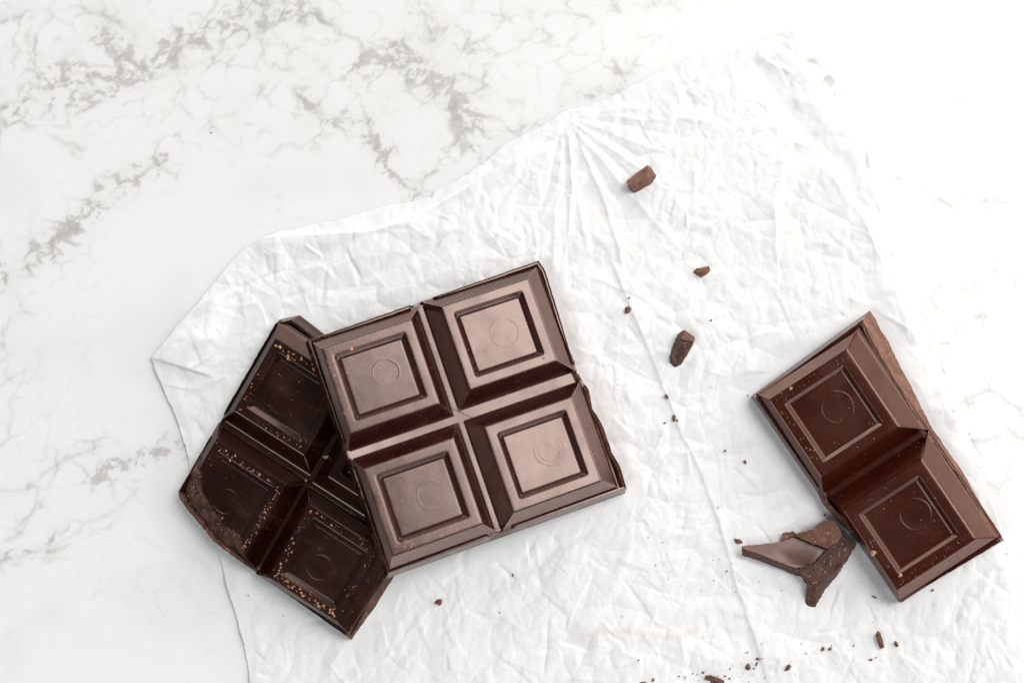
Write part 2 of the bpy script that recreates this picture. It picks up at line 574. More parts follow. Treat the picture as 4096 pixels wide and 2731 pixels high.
def build_paper():
    rs = np.random.RandomState(5)
    P = at_many(OUT, .0006)
    step = .00029
    xs = np.arange(P[:, 0].min() - .001, P[:, 0].max() + .001, step)
    ys = np.arange(P[:, 1].min() - .001, P[:, 1].max() + .001, step)
    X, Y = np.meshgrid(xs, ys)
    x, y = X * 1000, Y * 1000
    # ragged outline
    Pc = np.vstack([P, P[:1]])
    H = np.zeros_like(X)
    # broad waves
    H += .8 * (fbm(x / 34, y / 34, 2, 3) - .5)
    H += .45 * (fbm(x / 13, y / 13, 2, 13) - .5)
    # faceted crumple: F2^2 - F1^2 is piecewise planar
    for sc, amp, seed in ((17.0, .042, 1), (9.0, .034, 2), (5.0, .024, 3)):
        wx = x + sc * .55 * (fbm(x / sc / 1.3, y / sc / 1.3, 2, 100 + seed) - .5)
        wy = y + sc * .55 * (fbm(x / sc / 1.3, y / sc / 1.3, 2, 200 + seed) - .5)
        # elongate the facets along a slanting direction
        a = math.radians(35 * (seed - 2) + 60)
        u = (wx * math.cos(a) + wy * math.sin(a)) / sc
        v = (-wx * math.sin(a) + wy * math.cos(a)) / (sc * .62)
        ui, vi = np.floor(u).astype(int), np.floor(v).astype(int)
        R1 = np.random.RandomState(seed + 70).rand(128, 128)
        R2 = np.random.RandomState(seed + 80).rand(128, 128)
        R3 = np.random.RandomState(seed + 90).rand(128, 128)
        f1 = np.full(X.shape, 1e9)
        f2 = np.full(X.shape, 1e9)
        w1 = np.zeros(X.shape)
        for i in (-2, -1, 0, 1, 2):
            for j in (-2, -1, 0, 1, 2):
                ci, cj = ui + i, vi + j
                d = (ci + R1[ci & 127, cj & 127] - u) ** 2 + (cj + R2[ci & 127, cj & 127] - v) ** 2
                m = d < f1
                f2 = np.where(m, f1, np.minimum(f2, d))
                w1 = np.where(m, R3[ci & 127, cj & 127], w1)
                f1 = np.where(m, d, f1)
        H += .8 * amp * sc * np.minimum(f2 - f1, 1.4) * (.35 + .65 * fbm(x / 20, y / 20, 2, 300 + seed) * 1.6)
        g = (np.sqrt(f2) - np.sqrt(f1)) * sc * .62
        ptc = sstep(.38, .6, fbm(x / (sc * .8), y / (sc * .8), 2, 350 + seed))
        sgn = np.tanh(6 * (fbm(x / (sc * 1.3), y / (sc * 1.3), 2, 370 + seed) - .5) * 2)
        H += .8 * (.016 * sc ** .5 + .035) * sgn * ptc * np.exp(-g / (.22 + .01 * sc))

    # creases: asymmetric ridges of limited length
    def crease(ax, ay, bx, by, a, w, sharp=.35, fade=.25):
        L = math.hypot(bx - ax, by - ay)
        pad = w * 4
        i0 = np.searchsorted(xs * 1000, min(ax, bx) - pad)
        i1 = np.searchsorted(xs * 1000, max(ax, bx) + pad)
        j0 = np.searchsorted(ys * 1000, min(ay, by) - pad)
        j1 = np.searchsorted(ys * 1000, max(ay, by) + pad)
        if i1 <= i0 or j1 <= j0:
            return
        xx, yy = x[j0:j1, i0:i1], y[j0:j1, i0:i1]
        dx, dy = (bx - ax) / L, (by - ay) / L
        t = ((xx - ax) * dx + (yy - ay) * dy) / L
        c = -(xx - ax) * dy + (yy - ay) * dx
        c = c + .8 * (vnoise(xx / 5 + ax, yy / 5 + ay, 7) - .5)
        wl = np.where(c > 0, w, w * sharp)
        g = np.exp(-np.abs(c) / wl)
        H[j0:j1, i0:i1] += a * g * sstep(0, fade, t) * sstep(1, 1 - fade, t)

    cen = P.mean(0) * 1000
    for i in range(1500):
        ax = rs.uniform(xs[0], xs[-1]) * 1000
        ay = rs.uniform(ys[0], ys[-1]) * 1000
        th = rs.choice([35, 60, 115, 150, -10, 90]) + rs.normal(0, 18)
        L = rs.gamma(2.4, 3.2) + 3
        a = rs.gamma(2.0, .05) * rs.choice([-1, 1])
        w = rs.uniform(.5, 1.9)
        th = math.radians(th)
        crease(ax, ay, ax + L * math.cos(th), ay + L * math.sin(th), a * 1.0, w * 1.2, rs.choice([.12, .2, .4]))
    for i in range(3200):
        ax = rs.uniform(xs[0], xs[-1]) * 1000
        ay = rs.uniform(ys[0], ys[-1]) * 1000
        th = math.radians(rs.choice([40, 65, 110, 155, 125]) + rs.normal(0, 16))
        L = rs.gamma(2.2, 2.0) + 2
        a = rs.gamma(2.0, .034) * rs.choice([-1, 1])
        crease(ax, ay, ax + L * math.cos(th), ay + L * math.sin(th), a, rs.uniform(.5, 1.3), rs.choice([.18, .3]), .4)
    # folds radiating from the pinch at the upper edge
    fx, fy = at(2250, 470)[:2] * 1000
    for ang, L, a, w in ((-2, 40, .5, 1.6), (-9, 42, -.45, 1.6), (-20, 34, .6, 1.7), (-28, 26, -.4, 1.4), (-36, 38, .5, 1.5), (-43, 34, -.45, 1.3), (-50, 48, .5, 1.4),
                         (-58, 30, -.3, 1.2), (-80, 40, .28, 1.0), (-88, 48, -.35, 1.2), (-94, 46, .4, 1.2), (-102, 30, -.3, 1.2), (-112, 28, .3, 1.3), (-125, 44, -.45, 1.8),
                         (-133, 52, .6, 2.0), (-142, 50, -.5, 1.8), (-149, 58, .5, 2.0), (6, 24, .35, 1.4)):
        r = math.radians(ang)
        crease(fx + 2 * math.cos(r), fy + 2 * math.sin(r), fx + L * math.cos(r), fy + L * math.sin(r), a * .5, w * .8, .7, .15)

    def px_line(pts):
        return at_many(pts) * 1000

    # named long folds: polyline, height of the left side, fall-off
    def fold(pts, a, wl, wr, ends=.12, kink=.35):
        Q = px_line(pts)
        wob = kink * (fbm(x / 4, y / 4, 2, 400) - .5) * 2
        s, t = line_signed(x + wob, y + wob, Q)
        prof = np.where(s > 0, np.exp(-np.abs(s) / wl), np.exp(-np.abs(s) / wr))
        H[:] += a * prof * sstep(0, ends, t) * sstep(1, 1 - ends, t)

    # long vertical overlap in the middle
    fold([(2430, 1010), (2520, 1230), (2600, 1420), (2660, 1570), (2730, 1750), (2790, 1860), (2870, 2080), (2940, 2330), (3010, 2530), (3080, 2760)], .36, 6, .4, .06, .2)
    # diagonal crease upper right
    fold([(2790, 940), (2960, 830), (3080, 740), (3220, 660), (3330, 605)], .65, .5, 3.0, .1)
    # ridges beside the right edge
    fold([(2980, 215), (3060, 300), (3140, 420), (3260, 560), (3370, 650), (3400, 760), (3480, 900)], -1.2, 2.6, 4.0, .12)
    fold([(3180, 300), (3060, 240), (3150, 200)], .5, 1.5, 1.5)
    fold([(3250, 640), (3330, 720), (3440, 860), (3500, 1000), (3560, 1130), (3620, 1280), (3680, 1420)], .8, 1.4, 3.0, .1)
    fold([(3380, 1190), (3500, 1240), (3640, 1330)], .5, 1.2, 2.0)
    fold([(3560, 1400), (3680, 1560), (3740, 1700), (3860, 1900)], .5, 1.5, 2.5)
    # vertical creases in the upper middle
    fold([(2280, 520), (2290, 760), (2270, 980)], .45, .6, .9)
    fold([(2300, 520), (2370, 700), (2430, 860), (2500, 1100)], .35, 1.2, .5)
    # rolled upper-left edge: outer strip lies lower, the sheet inside stands up
    Q = px_line([(984, 984), (1060, 950), (1150, 937), (1320, 937), (1500, 925), (1640, 880), (1760, 815), (1900, 740), (2030, 640), (2200, 520)])
    s, t = line_signed(x, y, Q)
    w = sstep(0, .06, t) * sstep(1, .8, t)
    H[:] += w * 1.3 * sstep(.3, -.3, s) * np.exp(-np.clip(-s, 0, 99) / 6.0)
    # folded-over corner at the left
    T = at_many([(604, 1435), (871, 1519), (905, 1440), (940, 1150), (762, 1246), (675, 1348)]) * 1000
    s1, t1 = line_signed(x, y, T[:2])
    s2, _ = line_signed(x, y, T[1:4])
    ins = inside(x, y, T)
    H[:] += np.where(ins, .9 * sstep(0, .35, np.abs(s1)) * sstep(0, 6, np.abs(s2)), 0)

    # settle: sheet stays near the table
    dO = line_dist(X, Y, Pc) * 1000
    H = H - H.mean()
    z = 1.0 + H * 1.15
    z = np.where(z < .25, .25 * np.exp((z - .25) / .6), z)
    edge = sstep(0, 1.5 + 7 * vnoise(x / 9, y / 9, 510), dO)
    z = z * (.55 + .45 * edge) + .06
    # flattened under the heavy bars
    for B, hmax in BARS_FOOT:
        Bm = at_many(B, .001)
        d = line_dist(X, Y, np.vstack([Bm, Bm[:1]])) * 1000
        ins = inside(X, Y, Bm)
        d = np.where(ins, 0, d)
        k_ = sstep(7, 0, d)
        zc = np.minimum(z, hmax)
        z = z * (1 - k_) + np.where(z > hmax, hmax - .05 + .05 * (z - hmax), z) * k_
    Z = z * .001
    # outline snapping
    wobx = .0005 * (fbm(x / 3, y / 3, 3, 500) - .5) + .0016 * (fbm(x / 9, y / 9, 2, 505) - .5)
    cx, cy = (X[:-1, :-1] + X[1:, 1:]) / 2, (Y[:-1, :-1] + Y[1:, 1:]) / 2
    keep = inside(cx, cy, P)
    vin = np.zeros(X.shape, int)
    for a, b in ((0, 0), (0, 1), (1, 0), (1, 1)):
        vin[a:a + keep.shape[0], b:b + keep.shape[1]] += keep
    bd = (vin > 0) & (vin < 4)
    bi = np.argwhere(bd)
    XX, YY = X.copy(), Y.copy()
    ax, ay = Pc[:-1, 0], Pc[:-1, 1]
    dx, dy = np.diff(Pc[:, 0]), np.diff(Pc[:, 1])
    qx, qy = X[bd][:, None], Y[bd][:, None]
    tt = np.clip(((qx - ax) * dx + (qy - ay) * dy) / (dx * dx + dy * dy), 0, 1)
    nx_, ny_ = ax + tt * dx, ay + tt * dy
    dd = np.hypot(qx - nx_, qy - ny_)
    k_ = dd.argmin(1)
    r = np.arange(len(k_))
    XX[bd] = nx_[r, k_] + wobx[bd]
    YY[bd] = ny_[r, k_] + wobx[bd]
    # faint chocolate smears rubbed into the paper
    stain = np.zeros_like(X)
    for pts, w, a in (([(2330, 2540), (2420, 2522), (2510, 2525), (2600, 2535), (2660, 2546), (2720, 2542), (2760, 2525), (2790, 2510)], .7, .75),
                      ([(2405, 848), (2430, 862)], .8, .8), ([(3150, 935), (3175, 915)], .9, .6), ([(3200, 985), (3220, 990)], .7, .7),
                      ([(2940, 2462), (2962, 2464)], .5, .8), ([(2990, 2560), (3020, 2580)], 1.4, .15)):
        d = line_dist(x, y, px_line(pts))
        stain = np.maximum(stain, a * np.exp(-(d / w) ** 2))
    me = grid_mesh("baking_paper", XX, YY, Z, keep, M_PAPER, {'stain': stain}, skirt=.00006)
    obj("baking_paper", me, label="large sheet of crumpled white baking paper spread over the marble", category="paper")

    def h(px, py):
        p = at(px, py, .001)
        i = int(np.clip((p[0] - xs[0]) / step, 0, len(xs) - 1))
        j = int(np.clip((p[1] - ys[0]) / step, 0, len(ys) - 1))
        return float(Z[j, i]) if inside(np.array([p[0]]), np.array([p[1]]), P)[0] else 0.0
    return h


# ------------------------------------------------------------------ chocolate bars
def zm(ox, oy, s):
    return lambda pts: [(ox + p[0] / s, oy + p[1] / s) + tuple(p[2:]) for p in pts]


Z1 = zm(1150, 1000, 1.1614)
Z2 = zm(650, 1200, 1.12)
Z3 = zm(2900, 1200, 1.2065)

O1 = Z1([(82, 430), (1150, 60), (1187, 118), (1300, 488), (1335, 575), (1385, 665), (1402, 745), (1425, 775), (1458, 835), (1492, 945), (1530, 1010), (1556, 1095), (1565, 1130), (458, 1525), (450, 1500)])
O2 = [(722, 1968), (1119, 1280), (1200, 1262), (1770, 1700), (1576, 2302), (1500, 2425), (1408, 2556), (1030, 2289), (950, 2231), (861, 2164), (816, 2106), (733, 2008)]
O3 = Z3([(125, 465), (697, 52), (735, 120), (800, 230), (860, 350), (930, 490), (985, 600), (1060, 710), (1120, 790), (1250, 1010), (1342, 1158), (838, 1457), (690, 1240), (600, 1120), (470, 985), (450, 935)])
BARS_FOOT = [(O1[2:14], 1.0), (O2, .95), (O3, .95)]


def offset_poly(Q, e):
    """Q ccw polygon (n,2), e inset per edge i->i+1 (mm)"""
    n = len(Q)
    out = np.zeros_like(Q)
    nor = []
    for i in range(n):
        t = Q[(i + 1) % n] - Q[i]
        t = t / np.hypot(*t)
        nor.append(np.array([-t[1], t[0]]))
    for i in range(n):
        n1, n2 = nor[i - 1], nor[i]
        e1, e2 = e[i - 1], e[i]
        cr = n1[0] * n2[1] - n1[1] * n2[0]
        if abs(cr) < .35:
            m = n1 + n2
            m /= np.hypot(*m)
            d = m * (e1 + e2) / 2
        else:
            d = np.linalg.solve(np.array([n1, n2]), np.array([e1, e2]))
        out[i] = Q[i] + d
    return out


class Bar:
    def __init__(s, name, label, outline, origin_px, z0, U, V, hb, H, mat, frac, group=None):
        s.U = np.array(U) / np.linalg.norm(U)
        N = np.cross(s.U, V)
        s.N = N / np.linalg.norm(N)
        s.W = np.cross(s.N, s.U)
        s.O = at(*origin_px, z0)
        s.hb, s.H = hb, H
        s.mat, s.frac = mat, frac
        e = bpy.data.objects.new(name, None)
        COL.objects.link(e)
        e.empty_display_size = .01
        M = Matrix([[s.U[0], s.W[0], s.N[0], s.O[0]], [s.U[1], s.W[1], s.N[1], s.O[1]], [s.U[2], s.W[2], s.N[2], s.O[2]], [0, 0, 0, 1]])
        e.matrix_world = M
        e['label'] = label
        e['category'] = 'chocolate'
        s.e = e
        s.out = np.array([s.loc(x, y, 0) for x, y in outline])

    def loc(s, px, py, h):
        """photo pixel -> local mm on the plane at height h (mm)"""
        p = on_plane(px, py, s.O + s.N * h * MM, s.N) - s.O
        return np.array([np.dot(p, s.U), np.dot(p, s.W)]) / MM

    def world(s, a, b, h):
        return s.O + (s.U * a + s.W * b + s.N * h) * MM

    def slab(s, insets, fracs, lip=.22, groove=.4, clip=None, seed=1, famp=.7):
        Q = s.out.copy()
        insets = list(insets)
        fracs = list(fracs)
        n = len(Q)
        area_ = sum(Q[i][0] * Q[(i + 1) % n][1] - Q[(i + 1) % n][0] * Q[i][1] for i in range(n))
        if area_ < 0:
            Q = Q[::-1]
            insets = [insets[(n - 2 - i) % n] for i in range(n)]
            fracs = [fracs[(n - 2 - i) % n] for i in range(n)]
        T = offset_poly(Q, insets)
        B, Tp, F = [], [], []
        for i in range(n):
            j = (i + 1) % n
            L = np.hypot(*(Q[j] - Q[i]))
            k = max(1, int(L / .45))
            for q in range(k):
                t = q / k
                B.append(Q[i] * (1 - t) + Q[j] * t)
                Tp.append(T[i] * (1 - t) + T[j] * t)
                F.append(1.0 if fracs[i] else 0.0)
        B, Tp, F = np.array(B), np.array(Tp), np.array(F)
        m = len(B)
        Fs = F.copy()
        for _ in range(2):
            Fs = (np.roll(Fs, 1) + Fs * 2 + np.roll(Fs, -1)) / 4
        Fs = np.minimum(Fs, F)
        tg = np.roll(Tp, -2, 0) - np.roll(Tp, 2, 0)
        tg /= np.hypot(tg[:, 0], tg[:, 1])[:, None] + 1e-9
        nin = np.stack([-tg[:, 1], tg[:, 0]], 1)
        lev = [(0.0, 0.0, 0), (.0, .15, 0), (.25, .28, 0), (.5, .5, 0), (.75, .74, 0), (.93, .95, 0), (1.0, 1.0, .06)]
        rings = []
        al = np.arange(m) * .45
        for li, (t, hz, ins) in enumerate(lev):
            p = B * (1 - t) + Tp * t + nin * ins
            ntc = s.notch(B) * (1 - Fs * .5)
            hbv = s.hb - ntc * (s.hb - s.floor - .12)
            z = hbv * hz
            nz = fbm(al / 3.1, np.full(m, t * 2.0), 4, 600 + seed, .6) - .5
            p = p - nin * (nz * famp * Fs * (1 if 0 < li else .6))[:, None]
            # small nicks on moulded edges
            nk = (fbm(al / .9, np.full(m, 3.3), 2, 640 + seed) - .5) * .22
            if hz > .9:
                p = p + nin * (nk * (1 - Fs))[:, None]
            rings.append((p, z))
        last = rings[-1][0]
        nzz = fbm(al / 1.2, np.full(m, 9.), 3, 660 + seed) - .5
        rings.append((last + nin * lip, hbv - Fs * (.25 + nzz * .5)))
        rings.append((last + nin * (lip + .14), hbv - groove * (1 - Fs * .3) * (1 - ntc)))
        rings.append((last + nin * (lip + .5), hbv - groove * (1 - ntc)))
        rings.append((last + nin * (lip + 1.0), np.full(m, s.floor)))
        verts, faces, mi = [], [], []
        for p, z in rings:
            for q in range(m):
                vv = [p[q][0], p[q][1], float(z[q])]
                if clip:
                    vv = clip(vv, True)[0]
                verts.append(vv)
        R = len(rings)
        for r in range(R - 1):
            for q in range(m):
                q2 = (q + 1) % m
                faces.append((r * m + q, r * m + q2, (r + 1) * m + q2, (r + 1) * m + q))
                mi.append(1 if F[q] > .5 else 0)
        faces.append(tuple(range((R - 1) * m, R * m)))
        mi.append(0)
        faces.append(tuple(range(m - 1, -1, -1)))
        mi.append(0)
        verts = np.array(verts) * MM
        me = new_mesh("base_slab", verts, faces, [s.mat, s.frac], mi, 42)
        obj("base_slab", me, s.e)

    def prep(s, rims, floor):
        H = s.H
        s.floor = floor
        cs = [[s.loc(x, y, H) for x, y in r] for r in rims]
        hu = np.mean([((c[1] - c[0]) + (c[2] - c[3])) / 4 for c in cs], axis=0)
        hv = np.mean([((c[0] - c[3]) + (c[1] - c[2])) / 4 for c in cs], axis=0)
        a, b = np.hypot(*hu), np.hypot(*hv)
        du, dv = hu / a, hv / b
        s.du, s.dv, s.a, s.b = du, dv, a, b
        s.cen = [np.mean(c, axis=0) for c in cs]
        s.margins = []
        for ci in s.cen:
            o_ = [float(np.dot(q - ci, du)) for q in s.out], [float(np.dot(q - ci, dv)) for q in s.out]
            res = []
            for ax_, sg in ((0, -1), (0, 1), (1, -1), (1, 1)):
                d_, e_ = (du, dv) if ax_ == 0 else (dv, du)
                best = 99
                for off in (-.5, 0, .5):
                    t_ = 0
                    p_ = ci + e_ * off * a
                    while t_ < 60 and inside(np.array([p_[0] + d_[0] * sg * t_]), np.array([p_[1] + d_[1] * sg * t_]), s.out)[0]:
                        t_ += .1
                    best = min(best, t_)
                res.append(round(best - (a if ax_ == 0 else b), 2))
            print("margins L R B T", res)
            s.margins.append(res)
        print(s.e.name, "half sizes", a, b, "angle", math.degrees(math.acos(np.dot(du, dv))), "slab ext")
        s.mid = []
        for q in range(len(s.cen)):
            for r in range(q + 1, len(s.cen)):
                dd = s.cen[r] - s.cen[q]
                e_ = np.array([abs(np.dot(dd, du)), abs(np.dot(dd, dv))]) / np.linalg.norm(dd)
                if e_.max() > .93 and np.linalg.norm(dd) < 45:
                    ax_ = dv if e_[0] > e_[1] else du
                    s.mid.append(((s.cen[q] + s.cen[r]) / 2, ax_))

    def notch(s, P_):
        w_ = np.zeros(len(P_))
        for m_, ax_ in s.mid:
            r_ = P_ - m_
            d_ = np.abs(r_[:, 0] * ax_[1] - r_[:, 1] * ax_[0])
            w_ = np.maximum(w_, sstep(3.4, 1.7, d_))
        return w_

    def squares(s, rims, w, rim_w, band, r_in, r_panel, groove, k=22, foot_drop=.4, depth=1.0, rings_at=None, clips=None, uv=None, stripes=True):
        """rims: list of 4 photo corners (TL,TR,BR,BL) ; w: list of (L,R,B,T) slope widths"""
        H, hf = s.H, s.hb - foot_drop
        du, dv, a, b = s.du, s.dv, s.a, s.b
        # profile: (kind, distance, z)
        slope = []
        nsl = 14
        for i in range(nsl + 1):
            t = .03 + .87 * i / nsl
            z = H - .06 - (H - .06 - (hf + .42)) * (i / nsl)
            if stripes:
                z += .008 * math.sin(i * 2.1)
            slope.append((t, z))
        outp = [(1.12, hf - .25), (1.04, hf - .02), (1.0, hf + .05), (.96, hf + .16)] + slope[::-1]
        inp = [(0.0, H - .045), (.07, H - .012), (.18, H), (rim_w * .33, H), (rim_w * .66, H), (rim_w - .2, H), (rim_w - .06, H - .012), (rim_w, H - .05)]
        if groove:
            inp += [(rim_w + .06, H - .15), (rim_w + band * .40, H - depth * .75), (rim_w + band * .70, H - depth - .34), (rim_w + band * .76, H - depth - .38), (rim_w + band * .82, H - depth - .30),
                    (rim_w + band - .07, H - depth - .06), (rim_w + band - .02, H - depth + .01), (rim_w + band + .08, H - depth + .02)]
        else:
            inp += [(rim_w + .10, H - .16), (rim_w + band * .5, H - depth * .55), (rim_w + band - .16, H - depth + .02), (rim_w + band - .05, H - depth - .06), (rim_w + band + .02, H - depth - .08),
                    (rim_w + band + .10, H - depth - .02), (rim_w + band + .2, H - depth)]
        d0 = rim_w + band + .45
        ab = min(a, b)
        for i in range(13):
            inp.append((d0 + (ab * .985 - d0) * i / 12, H - depth + (.02 if groove else 0)))
        INNER = [[m_ > 15 for m_ in mm_] for mm_ in s.margins]
        for si, c in enumerate(s.cen):
            wl, wr, wb, wt = w[si]
            kk = k if not (clips and clips[si]) else 56
            verts, faces = [], []

            def ring(L, R_, Bt, Tp, rad, z):
                x0, x1, y0, y1 = -a - L, a + R_, -b - Bt, b + Tp
                rad = min(rad, (x1 - x0) * .49, (y1 - y0) * .49)
                pts = []
                for (cx, cy, a0) in ((x1 - rad, y1 - rad, 0), (x0 + rad, y1 - rad, 90), (x0 + rad, y0 + rad, 180), (x1 - rad, y0 + rad, 270)):
                    arc = [(cx + rad * math.cos(math.radians(a0 + 18 * i)), cy + rad * math.sin(math.radians(a0 + 18 * i))) for i in range(6)]
                    pts.append(arc)
                outl = []
                for q in range(4):
                    outl += pts[q]
                    p0 = pts[q][-1]
                    p1 = pts[(q + 1) % 4][0]
                    ts = [.012] + [.04 + .92 * i / (kk - 1) for i in range(kk)] + [.988]
                    for t in ts:
                        outl.append((p0[0] * (1 - t) + p1[0] * t, p0[1] * (1 - t) + p1[1] * t))
                ring.last = outl
                for u_, v_ in outl:
                    p = c + du * u_ + dv * v_
                    verts.append([p[0], p[1], z])
                return len(outl)
            m = 0
            R = 0
            for t, z in outp:
                m = ring(wl * t, wr * t, wb * t, wt * t, .12 + .35 * t, z)
                inner = [(dirv, wd_) for dirv, wd_ in ((0, wl), (1, wr), (2, wb), (3, wt))]
                if 0.03 < t:
                    for vv, (u_, v_) in zip(verts[-m:], ring.last):
                        ou = [-a - u_, u_ - a, -b - v_, v_ - b]
                        fr = [ou[q] / (wd_ + 1e-6) for q, wd_ in inner]
                        q = int(np.argmax(fr))
                        if INNER[si][q]:
                            tt_ = t
                            hfl = s.floor
                            zz_ = hfl + .03 + (H - hfl - .03) * (max(0, 1 - tt_ / .9) * .95 + .05 * (1 - tt_) + .006 * math.sin(tt_ * 45) * (tt_ > .45))
                            vv[2] = min(zz_, H - .02) if t < 1 else hfl - .03 - (t - 1) * 3
                R += 1
            for d, z in inp:
                if d < rim_w * .5:
                    rad = .22
                elif d < rim_w + .5:
                    rad = r_in - (d - rim_w) * .4
                elif d < rim_w + band + .3:
                    rad = r_panel
                else:
                    rad = r_panel * .9
                ring(-d, -d, -d, -d, max(rad, .05), z)
                R += 1
            cl = clips[si] if clips else None
            flag = [False] * len(verts)
            V = np.array(verts)
            # gentle unevenness of the cast surface
            V[:, 2] += .035 * (fbm(V[:, 0] / 5 + 40, V[:, 1] / 5 + 40, 2, 700 + si) - .5) * (V[:, 2] > hf + .5)
            # little dents along the rim edges
            verts = V.tolist()
            if cl:
                for i, v in enumerate(verts):
                    verts[i], flag[i] = cl(v, False)
            mi = []
            for r in range(R - 1):
                for q in range(m):
                    q2 = (q + 1) % m
                    f = (r * m + q, r * m + q2, (r + 1) * m + q2, (r + 1) * m + q)
                    faces.append(f)
                    mi.append(1 if all(flag[x_] for x_ in f) else 0)
            faces.append(tuple(range((R - 1) * m, R * m)))
            mi.append(0)
            me = new_mesh("chocolate_square", np.array(verts) * MM, faces, [s.mat, s.frac], mi, 40)
            so = obj("chocolate_square", me, s.e)
            # faint raised mould rings in the panel
            if rings_at:
                zt = H - depth + (.02 if groove else 0)
                for (rx, ry, rad, wd) in rings_at[si]:
                    p = s.loc(rx, ry, zt)
                    rv, rf = [], []
                    nseg = 72
                    hk = 1.0 if groove else 3.2
                    prof = [(-wd * 1.3, -.01), (-wd * .7, .006 * hk), (0, .012 * hk), (wd * .7, .006 * hk), (wd * 1.3, -.01)]
                    for g in range(nseg):
                        an = 2 * math.pi * g / nseg
                        wbl = 1 + .012 * math.sin(5 * an + si)
                        for dr, dz in prof:
                            rv.append(((p[0] + (rad + dr) * wbl * math.cos(an)), (p[1] + (rad + dr) * wbl * math.sin(an)), zt + dz))
                    for g in range(nseg):
                        for q in range(4):
                            a0, b0 = g * 5 + q, ((g + 1) % nseg) * 5 + q
                            rf.append((a0, a0 + 1, b0 + 1, b0))
                    me = new_mesh("ring_mark", np.array(rv) * MM, rf, [s.mat], None, 180)
                    obj("ring_mark", me, so)


# ---- bar 1: the tilted one on top
a1 = math.radians(10.0)
cU, sU = math.cos(a1), math.sin(a1)
u0 = np.array([.9430, .3330, 0.])
v0 = np.array([-.3330, .9430, 0.])
U1 = np.array([u0[0] * cU, u0[1] * cU, -sU])
bar1 = Bar("chocolate_bar", "glossy four-square chocolate slab lying tilted on top of the darker slab", O1, (2494, 1985), .0010, U1, v0, 5.6, 8.1, M_CHOC, M_FRAC)
fr1 = [0, 0, 0, 0, 1, 1, 1, 1, 1, 1, 1, 0, 0, 0, 0]
in1 = [.65, .4, .35, .3, .35, .5, .55, .55, .6, .6, .6, .5, 1.05, .5, .5]
rims1 = [Z1([(162, 462), (570, 325), (700, 708), (290, 850)]), Z1([(710, 262), (1118, 130), (1250, 512), (848, 652)]),
         Z1([(355, 1018), (765, 878), (905, 1270), (485, 1415)]), Z1([(915, 825), (1318, 680), (1458, 1075), (1045, 1215)])]
mp = 0.0568
bar1.prep(rims1, 2.8)
bar1.slab(in1, fr1, lip=.1, groove=.7, seed=1, famp=.35)
bar1.squares(rims1, [(1.7, 3.85, 3.95, 3.15), (3.85, 4.6, 3.95, 3.15), (1.7, 3.85, 3.2, 3.95), (3.85, 4.7, 3.25, 3.95)], 2.4, 1.5, .7, .15, True, depth=1.05, foot_drop=.7,
             rings_at=[[(1545, 1490, 3.4, .22)], [(2018, 1330, 3.75, .2)], [(1725, 1978, 3.5, .2)], [(2197, 1797, 3.9, .2), (2197, 1797, 2.9, .16)]])

# ---- bar 2: dark one lying under it
u2 = np.array([376., -262., 0.])
v2 = np.array([236., 405., 0.])
bar2 = Bar("chocolate_bar", "dark four-square chocolate slab with a chipped left corner, half hidden under the other", O2, (1400, 2000), .00085, u2, v2, 4.2, 6.5, M_CHOC2, M_FRAC2)
chipL = np.array([bar2.loc(x, y, 5.6) for x, y in [(830, 1700), (800, 1850), (806, 1900), (812, 1968), (865, 2048), (910, 2115), (972, 2160), (985, 2225), (1000, 2330)]])
chipO = np.array([bar2.loc(x, y, 1.6) for x, y in [(700, 1900), (735, 1975), (750, 2020), (820, 2100), (868, 2160), (950, 2222), (1000, 2260), (1030, 2330)]])


def chip(v, slab):
    X_, Y_ = np.array([v[0]]), np.array([v[1]])
    s_, t_ = line_signed(X_, Y_, chipL)
    d = float(s_[0])
    # side of the broken corner
    cc = bar2.loc(704, 2038, 5)
    sg, _ = line_signed(np.array([cc[0]]), np.array([cc[1]]), chipL)
    d = d * float(np.sign(sg[0]))
    if d <= 0:
        return v, False
    so, _ = line_signed(X_, Y_, chipO)
    sgo, _ = line_signed(np.array([cc[0]]), np.array([cc[1]]), chipO)
    do = float(so[0]) * float(np.sign(sgo[0]))
    nz = fbm(np.array([v[0] / 1.7 + 9]), np.array([v[1] / 1.7 + 9]), 4, 801)[0] - .5
    nz2 = fbm(np.array([v[0] / .7 + 9]), np.array([v[1] / .7 + 9]), 2, 811)[0] - .5
    tot = max(d - do, .5)
    f = min(max(d / tot, 0), 1)
    zc = 5.0 - 3.3 * f ** 1.15 + nz * 1.5 + nz2 * .35
    x_, y_ = v[0], v[1]
    if do > 0:
        # pull back behind the broken outer face
        i = np.argmin(np.hypot(chipO[:, 0] - v[0], chipO[:, 1] - v[1]))
        c0 = bar2.loc(900, 1990, 5)
        dirx, diry = c0[0] - v[0], c0[1] - v[1]
        L = math.hypot(dirx, diry)
        x_ += dirx / L * do
        y_ += diry / L * do
        zc = min(zc, 1.6)
    if v[2] > zc:
        return [x_, y_, zc], True
    return [x_, y_, min(v[2], zc)], True


